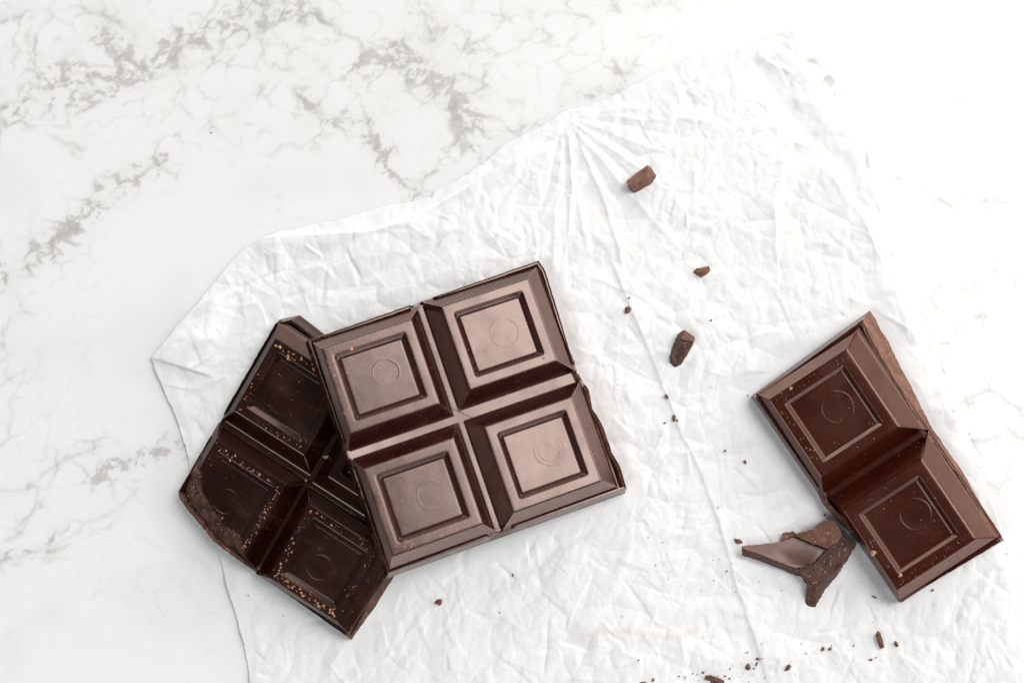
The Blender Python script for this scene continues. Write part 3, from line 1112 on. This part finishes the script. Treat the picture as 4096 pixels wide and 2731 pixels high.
print("bar2 corner chip", chipL[:2])
fr2 = [0, 0, 0, 0, 1, 1, 0, 1, 1, 1, 1, 1]
in2 = [.35, 1.4, 2.3, .9, 1.8, 1.8, .35, .3, .3, .3, .3, .3]
rims2 = [[(1096, 1352), (1390, 1526), (1221, 1825), (927, 1651)], [(867, 1765), (1140, 1949), (977, 2222), (704, 2038)], [(1239, 2017), (1512, 2201), (1357, 2494), (1078, 2302)], [(1478, 1612), (1756, 1788), (1590, 2088), (1312, 1912)]]
bar2.prep(rims2, 2.2)
bar2.slab(in2, fr2, lip=.15, groove=.35, seed=2)
bar2.squares(rims2, [(2.1, 3.7, 3.8, 4.6), (2.1, 3.7, .8, 3.8), (3.7, 3.6, 1.1, 3.8), (3.7, 2.0, 3.8, 4.6)], 2.35, 1.25, .5, .12, False, depth=.9, stripes=False,
             clips=[None, chip, None, None], foot_drop=.35,
             rings_at=[[(1123, 1602, 3.1, .3)], [(904, 1999, 3.1, .3)], [(1279, 2263, 3.1, .3)], []])

# ---- bar 3: the two-square piece at the right
a3 = math.radians(6.0)
u3 = np.array([.8315 * math.cos(a3), .5555 * math.cos(a3), math.sin(a3)])
v3 = np.array([-256., 371., 0.])
bar3 = Bar("chocolate_bar", "brown two-square chocolate piece broken off along its right side", O3, (3100, 1720), .00085, u3, v3, 5.1, 7.7, M_CHOC3, M_FRAC3)
fr3 = [0, 1, 1, 1, 1, 1, 1, 1, 1, 1, 0, 0, 0, 1, 1, 0]
in3 = [.8, 3.6, 4.4, 3.9, 3.3, 2.8, 2.4, 2.2, 2.1, 1.6, .85, .3, .3, .4, .4, .3]
rims3 = [Z3([(212, 487), (590, 235), (838, 608), (468, 858)]), Z3([(568, 1012), (955, 772), (1200, 1155), (833, 1392)])]
bar3.prep(rims3, 2.4)
bar3.slab(in3, fr3, seed=3)
bar3.squares(rims3, [(1.7, 5.8, 4.7, 2.9), (.7, 5.8, 3.5, 4.7)], 2.75, 1.0, .5, .12, False, depth=.9, stripes=False,
             rings_at=[[(3348, 1630, 4.0, .32)], [(3660, 2058, 3.9, .32)]])

paper_h = build_paper()
print("bar1 extent", bar1.out.min(0), bar1.out.max(0))
# support check: underside of the top slab above the lower slab's rim
for (px, py) in ((1756, 1788), (1590, 2088), (1478, 1612), (1512, 2201)):
    p = at(px, py, .0075)
    d = np.dot(p - bar1.O, bar1.N) / MM
    print("gap of lower rim under top slab (mm)", round(float(-d), 2))


# ------------------------------------------------------------------ loose pieces on the paper
def hull_piece(name, pts, mats, parent=None, seed=0, cuts=2, rough=.12, sharp=28, **props):
    """convex lump from photo points (px, py, height mm above the paper)"""
    base = paper_h(pts[0][0], pts[0][1]) / MM
    cx = sum(p[0] for p in pts) / len(pts)
    cy = sum(p[1] for p in pts) / len(pts)
    org = at(cx, cy, base * MM)
    bm = bmesh.new()
    for x, y, z in pts:
        p = at(x, y, (base + z) * MM) - org
        bm.verts.new(p)
    r = bmesh.ops.convex_hull(bm, input=bm.verts)
    bmesh.ops.delete(bm, geom=[g for g in r['geom_interior'] if isinstance(g, bmesh.types.BMVert)], context='VERTS')
    bmesh.ops.triangulate(bm, faces=bm.faces)
    if cuts:
        bmesh.ops.subdivide_edges(bm, edges=bm.edges, cuts=cuts, use_grid_fill=True)
        rr = random.Random(seed)
        for v in bm.verts:
            q = v.co / MM
            a = np.array([q.x * 1.3 + seed]), np.array([q.y * 1.3 + q.z * .9])
            n = float(fbm(a[0], a[1], 3, 900 + seed % 7)[0]) - .5
            bm.normal_update()
            break
        bm.normal_update()
        for v in bm.verts:
            q = v.co / MM
            n = float(fbm(np.array([q.x * 1.1 + seed]), np.array([q.y * 1.1 + q.z * .8]), 3, 900 + seed % 7)[0]) - .5
            v.co += v.normal * (n * 2 * rough + rr.uniform(-.3, .3) * rough) * MM
    me = bpy.data.meshes.new(name)
    bm.to_mesh(me)
    bm.free()
    for m in mats:
        me.materials.append(m)
    me.polygons.foreach_set('use_smooth', [True] * len(me.polygons))
    me.set_sharp_from_angle(angle=math.radians(sharp))
    o = obj(name, me, None, **props)
    o.location = org
    if parent is not None:
        o.parent = parent
        o.location = Vector(org) - parent.location
    return o


def prism(name, top, bot, mat_top, mat_side, parent, seed=0, jit=.10, org=None, rough=.05, edge=.45):
    """slab between two matched outlines of photo points (px, py, z mm)"""
    T = np.array([at(x, y, z * MM) for x, y, z in top])
    B = np.array([at(x, y, z * MM) for x, y, z in bot])
    n = len(T)
    rr = np.random.RandomState(seed)
    TT, BB = [], []
    for i in range(n):
        j = (i + 1) % n
        L = np.linalg.norm(T[j] - T[i]) / MM
        k = max(1, int(L / edge))
        for q in range(k):
            t = q / k
            d = rr.uniform(-1, 1, 3) * jit * MM * (q > 0)
            TT.append(T[i] * (1 - t) + T[j] * t + d * [1, 1, 0])
            BB.append(B[i] * (1 - t) + B[j] * t + d * [1, 1, 0])
    TT, BB = np.array(TT), np.array(BB)
    m = len(TT)
    bm = bmesh.new()
    rings = []
    c = TT.mean(0)
    for t, sh in ((0, 0), (.25, 1), (.5, 1), (.75, 1), (.97, .4), (1, 0)):
        p = BB * (1 - t) + TT * t
        if sh == 1:
            p = p + rr.uniform(-1, 1, (m, 3)) * [jit * MM, jit * MM, 0]
        if t == 1:
            v = (c - p)
            p = p + v / (np.linalg.norm(v, axis=1)[:, None] + 1e-9) * .07 * MM
        rings.append([bm.verts.new(q) for q in p])
    for a, b in zip(rings[:-1], rings[1:]):
        for q in range(m):
            f = bm.faces.new((a[q], a[(q + 1) % m], b[(q + 1) % m], b[q]))
            f.material_index = 1
    ft = bm.faces.new(rings[-1])
    fb = bm.faces.new(rings[0][::-1])
    r = bmesh.ops.triangulate(bm, faces=[ft], ngon_method='EAR_CLIP')
    bm.normal_update()
    bmesh.ops.recalc_face_normals(bm, faces=bm.faces)
    me = bpy.data.meshes.new(name)
    bm.to_mesh(me)
    bm.free()
    me.materials.append(mat_top)
    me.materials.append(mat_side)
    me.polygons.foreach_set('use_smooth', [True] * len(me.polygons))
    me.set_sharp_from_angle(angle=math.radians(30))
    o = obj(name, me)
    if parent is not None:
        me.transform(Matrix.Translation(-parent.location))
        o.parent = parent
    return o


def thing(name, loc, label, cat, group=None):
    e = bpy.data.objects.new(name, None)
    COL.objects.link(e)
    e.empty_display_size = .005
    e.location = loc
    e['label'] = label
    e['category'] = cat
    if group:
        e['group'] = group
    return e


def zs(ox, oy, s):
    return lambda pts: [(ox + p[0] / s, oy + p[1] / s, p[2]) for p in pts]


# the forked shard beside the right-hand piece
ZF = zs(2850, 2000, 3.135)
sh = thing("chocolate_shard", Vector(at(3200, 2240, .0008)), "forked chocolate shard with a smooth purplish face, touching the right-hand piece", "chocolate")
prism("molded_face", [(x, y, 5.0 - (x - 2968) * .0050 + (y - 2181) * .0044) for x, y, _ in ZF([(370, 568, 0), (620, 548, 0), (880, 512, 0), (1040, 462, 0), (1240, 540, 0), (1435, 618, 0), (1350, 705, 0), (1250, 790, 0), (1130, 838, 0), (1040, 852, 0), (850, 782, 0), (600, 682, 0), (375, 600, 0)])],
      ZF([(365, 640, 3.4), (620, 640, 3.2), (880, 610, 1.6), (1040, 560, .6), (1240, 600, .6), (1435, 700, .6), (1350, 790, .6), (1250, 880, .8), (1130, 950, 1.0), (1040, 940, 1.2), (850, 862, 1.5), (600, 765, 3.0), (368, 690, 3.4)]), M_SHARD, M_FRAC2, sh, 1, .09)
prism("upper_plate", ZF([(1030, 440, 5.2), (1070, 408, 5.3), (1240, 368, 5.5), (1310, 318, 5.6), (1370, 262, 5.6), (1460, 240, 5.6), (1540, 262, 5.4), (1600, 360, 5.2), (1640, 450, 5.2), (1540, 540, 5.3), (1442, 606, 5.3), (1240, 535, 5.3)]),
      ZF([(1030, 455, .3), (1070, 420, .3), (1240, 380, .3), (1310, 330, .3), (1370, 275, .3), (1460, 250, .3), (1540, 275, .3), (1610, 375, .3), (1650, 465, .3), (1545, 560, .3), (1442, 625, .3), (1235, 556, .3)]), M_FRAC, M_FRAC2, sh, 2, .14)
prism("corner_nub", ZF([(886, 412, 3.2), (940, 400, 3.4), (1015, 384, 3.6), (1047, 420, 3.6), (1040, 480, 3.4), (880, 520, 3.2)]),
      ZF([(884, 418, .4), (940, 405, .4), (1015, 390, .4), (1047, 425, .4), (1040, 490, .4), (878, 526, .4)]), M_FRAC3, M_FRAC, sh, 3, .16)
prism("rough_core", ZF([(1040, 862, 4.3), (1130, 845, 4.5), (1255, 796, 4.7), (1355, 706, 4.8), (1440, 612, 4.9), (1560, 520, 5.1), (1640, 455, 5.2), (1790, 545, 4.6), (1705, 665, 4.4), (1612, 782, 4.2), (1450, 935, 4.2), (1290, 1090, 4.0), (1180, 985, 4.0), (1105, 905, 4.1)]),
      ZF([(1045, 945, .6), (1130, 900, .3), (1255, 850, .3), (1355, 760, .3), (1440, 660, .3), (1560, 560, .3), (1650, 500, .3), (1800, 570, .3), (1715, 720, .3), (1640, 850, .3), (1475, 1010, .3), (1300, 1150, .3), (1170, 1060, .3), (1110, 965, .5)]), M_FRAC2, M_FRAC2, sh, 4, .16)
prism("tapered_leg", ZF([(1292, 1092, 3.95), (1450, 938, 4.1), (1605, 786, 4.15), (1618, 800, 4.0), (1612, 880, 1.6), (1480, 1035, 1.2), (1400, 1130, 1.0), (1300, 1318, .9), (1285, 1350, .8)]),
      ZF([(1290, 1110, .2), (1450, 960, .2), (1600, 810, .2), (1618, 830, .2), (1615, 885, .2), (1485, 1042, .2), (1405, 1136, .2), (1306, 1325, .2), (1282, 1356, .2)]), M_CHOC3, M_FRAC2, sh, 5, .07)
prism("broken_leg_face", ZF([(1180, 986, 4.0), (1296, 1094, 3.98), (1290, 1220, 2.4), (1288, 1352, .8), (1225, 1335, .9), (1172, 1295, 1.0), (1176, 1130, 2.6)]),
      ZF([(1186, 1010, .2), (1290, 1110, .2), (1288, 1225, .2), (1284, 1358, .2), (1225, 1342, .2), (1170, 1300, .2), (1174, 1140, .2)]), M_FRAC2, M_FRAC2, sh, 6, .1)

# chunks
ZC = zs(2450, 620, 1.782)
c1 = hull_piece("chocolate_chunk", ZC([(100, 185, 1.8), (250, 72, 2.6), (275, 86, 2.2), (312, 150, 1.0), (280, 205, .0), (190, 250, .0), (160, 272, .0), (122, 250, 0), (106, 215, .2), (122, 213, 4.4), (238, 158, 5.2), (250, 80, 4.0), (300, 152, 2.6)]), [M_FRAC3],
                seed=3, cuts=4, rough=.17, sharp=16, label="largest loose chocolate chunk, lying alone high on the paper", category="chocolate")
c2 = hull_piece("chocolate_chunk", ZC([(572, 835, .4), (600, 808, 1.2), (640, 804, 1.8), (690, 790, 1.6), (698, 825, .6), (665, 856, .2), (634, 875, .0), (608, 852, .2), (632, 835, 2.3)]), [M_FRAC3],
                seed=5, cuts=3, rough=.16, sharp=16, label="flat angular brown chip with a pale ridge, between the two larger chunks", category="chocolate")
ch = thing("chocolate_chunk", Vector(at(2710, 1400, .0008)), "long chunk with a smooth stepped end and crumbly face, left of the right-hand piece", "chocolate")
hull_piece("rough_body", ZC([(465, 1280, 2.4), (485, 1318, 4.6), (578, 1335, 3.6), (575, 1352, 1.0), (545, 1400, .2), (520, 1440, .0), (490, 1495, 0), (445, 1512, .0), (408, 1485, .0), (405, 1440, .2), (425, 1360, .8), (430, 1440, 3.0), (490, 1440, 2.6)]), [M_FRAC2],
           parent=ch, seed=8, cuts=4, rough=.2, sharp=16)
hull_piece("smooth_end", ZC([(500, 1248, 3.0), (520, 1250, 3.4), (588, 1298, 3.2), (580, 1330, 4.2), (487, 1313, 4.9), (462, 1280, 2.6), (480, 1272, 2.6), (500, 1260, .4), (585, 1300, .4), (575, 1345, .3), (465, 1300, .3)]), [M_CHOC3],
           parent=ch, seed=9, cuts=2, rough=.05)

# crumbs one can point at: x, y, length, width (px of the 4096 view), angle, label, colour 0 dark 1 mid
CR = [
    (2509, 1242, 30, 26, 60, "three-cornered crumb on the paper just right of the tilted slab's top corner"),
    (2516, 1192, 9, 8, 0, "tiny crumb just above the three-cornered one"),
    (2843, 1281, 11, 8, 20, "tiny crumb on its own, above right of the long chunk"),
    (2665, 1587, 22, 15, 100, "triangular crumb beside the long paper fold, under the long chunk"),
    (2695, 1671, 32, 14, 80, "upright oval crumb touching the long paper fold"),
    (2708, 1681, 13, 9, -35, "little crumb leaning against the upright oval crumb"),
    (2659, 1692, 12, 8, -20, "small crumb left of the upright oval crumb"),
    (2900, 1802, 11, 10, 0, "squarish crumb halfway between the slab and the two-square piece"),
    (2979, 1847, 17, 11, 110, "orange-brown pointed crumb left of the two-square piece"),
    (2992, 1581, 8, 6, 80, "tiny crumb at the left tip of the two-square piece"),
    (2873, 2029, 7, 6, 0, "lone tiny crumb above left of the forked shard"),
    (2951, 2164, 40, 17, -12, "ragged flat crumb just left of the forked shard's tip"),
    (3298, 2058, 10, 9, 20, "small dark crumb above the forked shard, by the two-square piece"),
    (2907, 2283, 7, 7, 0, "tiny round crumb under the forked shard's left tip"),
    (3497, 2387, 24, 5, -25, "thin curved sliver left of the two-square piece's bottom corner"),
    (3729, 2359, 14, 9, 20, "dark crumb just under the two-square piece's lower edge"),
    (3515, 2557, 72, 24, 100, "large elongated flake standing out at the lower right of the paper"),
    (3583, 2574, 24, 12, 115, "pointed crumb right of the large elongated flake"),
    (3482, 2637, 15, 9, 0, "brown crumb below the large elongated flake"),
    (3504, 2628, 8, 6, 45, "tiny crumb just right of the brown crumb below the flake"),
    (3414, 2580, 7, 7, 0, "tiny round crumb left of the large elongated flake"),
    (3291, 2594, 17, 13, 70, "left one of the two square crumbs under the forked shard's leg"),
    (3318, 2594, 15, 14, 0, "right one of the two square crumbs under the forked shard's leg"),
    (3326, 2581, 7, 5, 30, "speck-like crumb at the upper right of the two square crumbs"),
    (3151, 2670, 32, 18, 60, "large pointed reddish crumb near the bottom edge"),
    (2991, 2665, 28, 19, 95, "large teardrop crumb near the bottom edge, left of the paper fold"),
    (3031, 2633, 17, 10, -20, "jagged crumb on the fold, above right of the teardrop crumb"),
    (3046, 2633, 9, 4, -10, "sliver touching the right of the jagged crumb"),
    (3026, 2654, 18, 8, 75, "long light-brown crumb right of the teardrop crumb"),
    (3015, 2673, 8, 7, 0, "round crumb below the long light-brown crumb"),
    (2989, 2608, 9, 6, 80, "small oval crumb above the teardrop crumb"),
    (2920, 2672, 13, 4, 75, "upright splinter between the curved flake and the teardrop crumb"),
    (2901, 2703, 15, 5, -30, "slanting splinter at the right end of the curved flake"),
    (2918, 2712, 11, 7, -10, "crumb right of the slanting splinter"),
    (2872, 2702, 7, 5, 0, "tiny crumb above the curved flake's right half"),
    (2812, 2688, 11, 8, -30, "uppermost crumb left of the curved flake"),
    (2790, 2696, 8, 5, -40, "slanted crumb second left of the curved flake"),
    (2771, 2691, 7, 5, -30, "tiny crumb third left of the curved flake"),
    (2740, 2708, 12, 5, 60, "double crumb further left of the curved flake"),
    (2716, 2703, 9, 5, -10, "flat oval crumb, fifth left of the curved flake"),
    (2612, 2717, 14, 11, 90, "round dark-red crumb near the bottom edge, above the cut-off splinter"),
    (2570, 2729, 34, 9, 14, "long splinter cut off by the picture's bottom edge"),
    (2554, 2638, 9, 7, 80, "single reddish crumb left of the bottom crumbs, well above the splinter"),
    (2489, 2464, 6, 6, 0, "lone black crumb left of the faint brown smear"),
    (1755, 2407, 32, 26, 20, "dark square crumb on the paper below the tilted slab"),
    (2052, 2299, 11, 9, 70, "small dark crumb below the tilted slab's lower edge"),
    (2000, 2448, 7, 5, -30, "tiny dark crumb right of the dark square crumb"),
    (993, 2380, 9, 4, -50, "tiny dark splinter on the paper under the chipped slab"),
    (2622, 2260, 8, 4, 15, "tiny flat crumb in the open paper left of the forked shard"),
    (2593, 2148, 6, 4, -60, "tiny black crumb in the open paper below the tilted slab's right corner"),
    (2971, 2218, 9, 8, 30, "bit of chocolate hanging at the forked shard's left tip"),
]


def crumb_mesh(seed, n=11):
    rr = random.Random(seed)
    bm = bmesh.new()
    for i in range(n):
        th = rr.uniform(0, 2 * math.pi)
        zz = rr.uniform(-1, 1)
        r = math.sqrt(1 - zz * zz) * rr.uniform(.75, 1.05)
        bm.verts.new((r * math.cos(th) * .5, r * math.sin(th) * .5, zz * .5))
    r = bmesh.ops.convex_hull(bm, input=bm.verts)
    bmesh.ops.delete(bm, geom=[g for g in r['geom_interior'] if isinstance(g, bmesh.types.BMVert)], context='VERTS')
    xs = [v.co.x for v in bm.verts]
    ys = [v.co.y for v in bm.verts]
    zz = [v.co.z for v in bm.verts]
    for v in bm.verts:
        v.co.x = (v.co.x - (max(xs) + min(xs)) / 2) / (max(xs) - min(xs))
        v.co.y = (v.co.y - (max(ys) + min(ys)) / 2) / (max(ys) - min(ys))
        v.co.z = (v.co.z - min(zz)) / (max(zz) - min(zz))
    return bm


PX = .0659
for i, (x, y, L, W, ang, label) in enumerate(CR):
    bm = crumb_mesh(i * 7 + 1, 9 if L < 14 else 14)
    l, w = L * PX, W * PX
    hgt = min(w * .75, 1.5)
    for v in bm.verts:
        v.co.x *= l * MM
        v.co.y *= w * MM
        v.co.z *= hgt * MM
    if L > 20:
        bmesh.ops.triangulate(bm, faces=bm.faces)
        bmesh.ops.subdivide_edges(bm, edges=bm.edges, cuts=2, use_grid_fill=True)
        rr = random.Random(i)
        bm.normal_update()
        for v in bm.verts:
            v.co += v.normal * rr.uniform(-.09, .09) * MM * (1 if v.co.z > .0001 else .3)
    me = bpy.data.meshes.new("chocolate_crumb")
    bm.to_mesh(me)
    bm.free()
    me.materials.append(M_FRAC if (L > 20) else M_CRUMB)
    o = obj("chocolate_crumb", me, label=label, category="crumb", group="chocolate crumbs scattered on the paper")
    zz = paper_h(x, y)
    o.location = at(x, y, zz + .0001)
    o.rotation_euler = (0, 0, math.radians(ang))

# curved flake at the bottom edge
ZB = zs(2400, 2350, 3.92)
fl = thing("chocolate_flake", Vector(at(2860, 2715, .0008)), "curved chocolate flake at the bottom edge with a chip stuck under it", "chocolate")
prism("curled_edge", ZB([(1655, 1372, 1.6), (1720, 1368, 1.7), (1800, 1383, 1.8), (1880, 1420, 1.8), (1950, 1450, 1.7), (1940, 1500, 1.6), (1880, 1495, 1.6), (1800, 1455, 1.7), (1735, 1448, 1.7), (1648, 1438, 1.6)]),
      ZB([(1655, 1378, .5), (1720, 1372, .5), (1800, 1388, .5), (1880, 1424, .5), (1950, 1454, .5), (1940, 1506, .5), (1880, 1502, .5), (1800, 1465, .5), (1735, 1458, .5), (1648, 1446, .5)]), M_FRAC, M_FRAC2, fl, 11, .08, edge=.3)
prism("lower_chip", ZB([(1740, 1455, 1.2), (1850, 1460, 1.3), (1870, 1530, 1.2), (1830, 1600, 1.0), (1750, 1590, 1.0), (1730, 1500, 1.1)]),
      ZB([(1740, 1460, .4), (1850, 1465, .4), (1870, 1535, .4), (1830, 1605, .4), (1750, 1595, .4), (1730, 1505, .4)]), M_FRAC2, M_FRAC2, fl, 12, .08, edge=.3)


def merged(name, items, mat, **props):
    """many specks in one mesh: items = (world position, size x, size y, size z, angle, axes)"""
    V, Fc = [], []
    protos = []
    for sd in range(8):
        bm = crumb_mesh(300 + sd, 8)
        bm.verts.index_update()
        protos.append(([v.co.copy() for v in bm.verts], [[v.index for v in f.verts] for f in bm.faces]))
        bm.free()
    for i, (p, sx, sy, sz, ang, ax) in enumerate(items):
        vs, fs = protos[i % 8]
        c, sn = math.cos(ang), math.sin(ang)
        b0 = len(V)
        for v in vs:
            a, b, h = v.x * sx, v.y * sy, v.z * sz
            a, b = a * c - b * sn, a * sn + b * c
            V.append(p + ax[0] * a + ax[1] * b + ax[2] * h)
        for f in fs:
            Fc.append([b0 + q for q in f])
    me = new_mesh(name, V, Fc, [mat])
    return obj(name, me, **props)


# fine dust on the paper
AX = (RIGHT, np.array([0, 1., 0]), np.array([0, 0, 1.]))
rs = np.random.RandomState(3)
dust = []
spots = [(3046, 2574), (3059, 2710), (3008, 2697), (2995, 2726), (3204, 2574), (3224, 2613), (3339, 2574), (3492, 2487), (2807, 2361), (2674, 2314), (2867, 1818), (2928, 2253), (3036, 2325), (3448, 2330),
         (3046, 2574), (2650, 2167), (2846, 1548), (1134, 2463), (2821, 2682), (2795, 2720), (2807, 2710), (2943, 2367), (2854, 2238), (2877, 2235), (3127, 2360), (2855, 2320), (2645, 1742), (2710, 1919)]
for x, y in spots:
    dust.append((x, y, rs.uniform(3.5, 5.5)))
for cx, cy, sxx, syy, n in ((2850, 2260, 120, 90, 26), (2800, 2690, 150, 25, 34), (3050, 2670, 120, 40, 22), (3350, 2600, 150, 40, 18), (2620, 2420, 200, 150, 20), (2650, 1450, 180, 260, 14), (3500, 2450, 200, 120, 10)):
    for _ in range(n):
        dust.append((rs.normal(cx, sxx), rs.normal(cy, syy), rs.uniform(1.6, 3.2)))
items = []
for x, y, sz in dust:
    z = paper_h(x, y)
    if z <= 0:
        continue
    s_ = sz * PX * MM
    items.append((at(x, y, z + .00002), s_ * 1.15, s_ * .85, s_ * .7, rs.uniform(0, 3), AX))
merged("chocolate_dust", items, M_CRUMB, kind="stuff", label="fine chocolate dust specks sprinkled over the paper", category="crumbs")

# speck on the marble and a hair on the paper
me = crumb_mesh(77)
for v in me.verts:
    v.co.x *= .0006
    v.co.y *= .00045
    v.co.z *= .0003
m_ = bpy.data.meshes.new("dark_speck")
me.to_mesh(m_)
me.free()
m_.materials.append(M_CRUMB)
o = obj("dark_speck", m_, label="single dark speck lying on the bare marble at the upper left", category="speck")
o.location = at(845, 531, .00001)


# ---- crumbs lying on the bars
def bar_crumbs(bar, name, label, mat, clusters, scatter, seed, hz=None):
    r = np.random.RandomState(seed)
    ax = (bar.U, bar.W, bar.N)
    it = []
    for (pts, width, n, s0, s1) in clusters:
        n, s1 = int(n * .7), s1 * .9
        P = np.array(pts, float)
        seg = np.hypot(*np.diff(P, axis=0).T)
        cum = np.concatenate([[0], np.cumsum(seg)])
        for _ in range(n):
            q = r.uniform(0, cum[-1])
            i = min(np.searchsorted(cum, q, 'right') - 1, len(seg) - 1)
            t = (q - cum[i]) / seg[i]
            p = P[i] * (1 - t) + P[i + 1] * t + r.normal(0, width, 2)
            l = bar.loc(p[0], p[1], bar.H)
            s_ = s0 + (s1 - s0) * r.rand() ** 2.2
            ok = any(abs(np.dot(l - c, bar.du)) < bar.a - .2 and abs(np.dot(l - c, bar.dv)) < bar.b - .2 for c in bar.cen)
            if not ok:
                continue
            zt = bar.H
            for c in bar.cen:
                k_ = max(abs(np.dot(l - c, bar.du)) - bar.a, abs(np.dot(l - c, bar.dv)) - bar.b)
                if k_ < -(2.9 + .3):
                    zt = bar.H - 1.05
                elif k_ < -2.6 and k_ > -4.6:
                    zt = None if zt == bar.H else zt
            if zt is None:
                continue
            it.append((bar.world(l[0], l[1], zt - .05), s_ * MM, s_ * r.uniform(.5, .9) * MM, s_ * r.uniform(.35, .7) * MM, r.uniform(0, 3), ax))
    merged(name, it, mat, kind="stuff", label=label, category="crumbs")


def edge(rim, i, f=.06):
    c = np.mean(np.array(rim), axis=0)
    a, b = np.array(rim[i]), np.array(rim[(i + 1) % 4])
    k_ = .11
    return [tuple(a + (c - a) * k_), tuple(b + (c - b) * k_)]


CL2 = []
R0, R1_, R2_ = rims2[0], rims2[1], rims2[2]
CL2 += [(edge(R0, 0), 9, 60, .25, 1.3), (edge(R0, 0), 22, 40, .12, .5), (edge(R0, 3), 8, 45, .12, .55), (edge(R0, 2), 9, 45, .12, .6), (edge(R0, 1), 9, 20, .12, .3)]
CL2 += [(edge(R1_, 0), 7, 60, .15, .8), (edge(R1_, 1), 8, 110, .15, .6), (edge(R1_, 3), 8, 20, .15, .5)]
CL2 += [(edge(R2_, 0), 7, 40, .15, .7), (edge(R2_, 3), 7, 70, .15, .8), (edge(R2_, 2), 7, 110, .15, .9), (edge(R2_, 1), 8, 40, .12, .55)]
for R in (R0, R1_, R2_):
    c = np.mean(np.array(R), axis=0)
    CL2.append(([tuple(c - 60), tuple(c + 60)], 60, 34, .1, .22))
bar_crumbs(bar2, "crumbs_on_dark_slab", "orange-brown crumbs sprinkled on the dark chipped slab", M_CRUMBL, CL2, 0, 21)
CL1 = [(edge(rims1[0], 0), 9, 70, .12, .6), (edge(rims1[0], 3), 9, 55, .12, .6), (edge(rims1[0], 1), 9, 12, .15, .5), (edge(rims1[1], 1), 9, 5, .2, .7), (edge(rims1[1], 3), 8, 8, .2, .6),
       (edge(rims1[2], 2), 9, 120, .12, .65), (edge(rims1[2], 3), 8, 40, .1, .35), (edge(rims1[3], 2), 9, 45, .12, .6), (edge(rims1[3], 3), 8, 14, .1, .3), (edge(rims1[2], 1), 8, 14, .1, .3)]
bar_crumbs(bar1, "crumbs_on_tilted_slab", "pale crumbs caught on the raised rims of the tilted slab", M_CRUMBL, CL1, 0, 22)
CL3 = [(edge(rims3[0], 0), 10, 45, .2, .8), (edge(rims3[0], 3), 9, 45, .2, .9), (edge(rims3[0], 1), 9, 14, .15, .5), (edge(rims3[1], 3), 9, 40, .2, .9), (edge(rims3[1], 2), 10, 70, .15, .7), (edge(rims3[1], 1), 9, 14, .15, .5), (edge(rims3[1], 0), 9, 14, .15, .5)]
for R in rims3:
    c = np.mean(np.array(R), axis=0)
    CL3.append(([tuple(c - 60), tuple(c + 60)], 50, 9, .1, .2))
bar_crumbs(bar3, "crumbs_on_two_square_piece", "small brown crumbs on the rims of the two-square piece", M_CRUMB, CL3, 0, 23)


def one_crumb(bar, px, py, h, L, W, ang, label, seed):
    bm = crumb_mesh(seed, 14)
    for v in bm.verts:
        v.co = Vector((v.co.x * L, v.co.y * W, v.co.z * min(L, W) * .7)) * MM
    me = bpy.data.meshes.new("chocolate_crumb")
    bm.to_mesh(me)
    bm.free()
    me.materials.append(M_CRUMBL)
    o = obj("chocolate_crumb", me, label=label, category="crumb")
    l = bar.loc(px, py, h)
    M = bar.e.matrix_world.to_3x3().to_4x4() @ Matrix.Rotation(math.radians(ang), 4, 'Z')
    M.translation = Vector(bar.world(l[0], l[1], h - .05))
    o.matrix_world = M


one_crumb(bar3, 3491, 2211, 7.7, 1.7, 1.2, 20, "largest pale crumb on the two-square piece, at its lower left rim", 41)
one_crumb(bar3, 3162, 1553, 7.7, 1.2, .8, 20, "pale crumb on the upper rim of the two-square piece", 42)
one_crumb(bar3, 3601, 2300, 7.7, 1.1, 1.0, 20, "pale crumb in the bottom corner of the two-square piece", 43)
one_crumb(bar2, 1305, 1829, 2.9, 1.9, 1.1, 50, "bright orange crumb in the dark slab's valley beside the tilted slab", 44)
one_crumb(bar2, 1329, 1841, 2.9, 1.5, .9, 60, "dimmer orange crumb closest to the tilted slab's left edge", 45)
one_crumb(bar2, 1153, 1429, 6.5, 1.7, .8, -60, "long orange crumb on the dark slab's topmost rim", 46)
one_crumb(bar1, 1405, 1396, 8.1, 1.1, .9, 10, "brown crumb perched over the recess edge of the tilted slab's top left square", 47)
one_crumb(bar1, 2175, 1430, 8.1, 1.1, .7, 10, "tan crumb at the right corner of the tilted slab's palest square", 48)
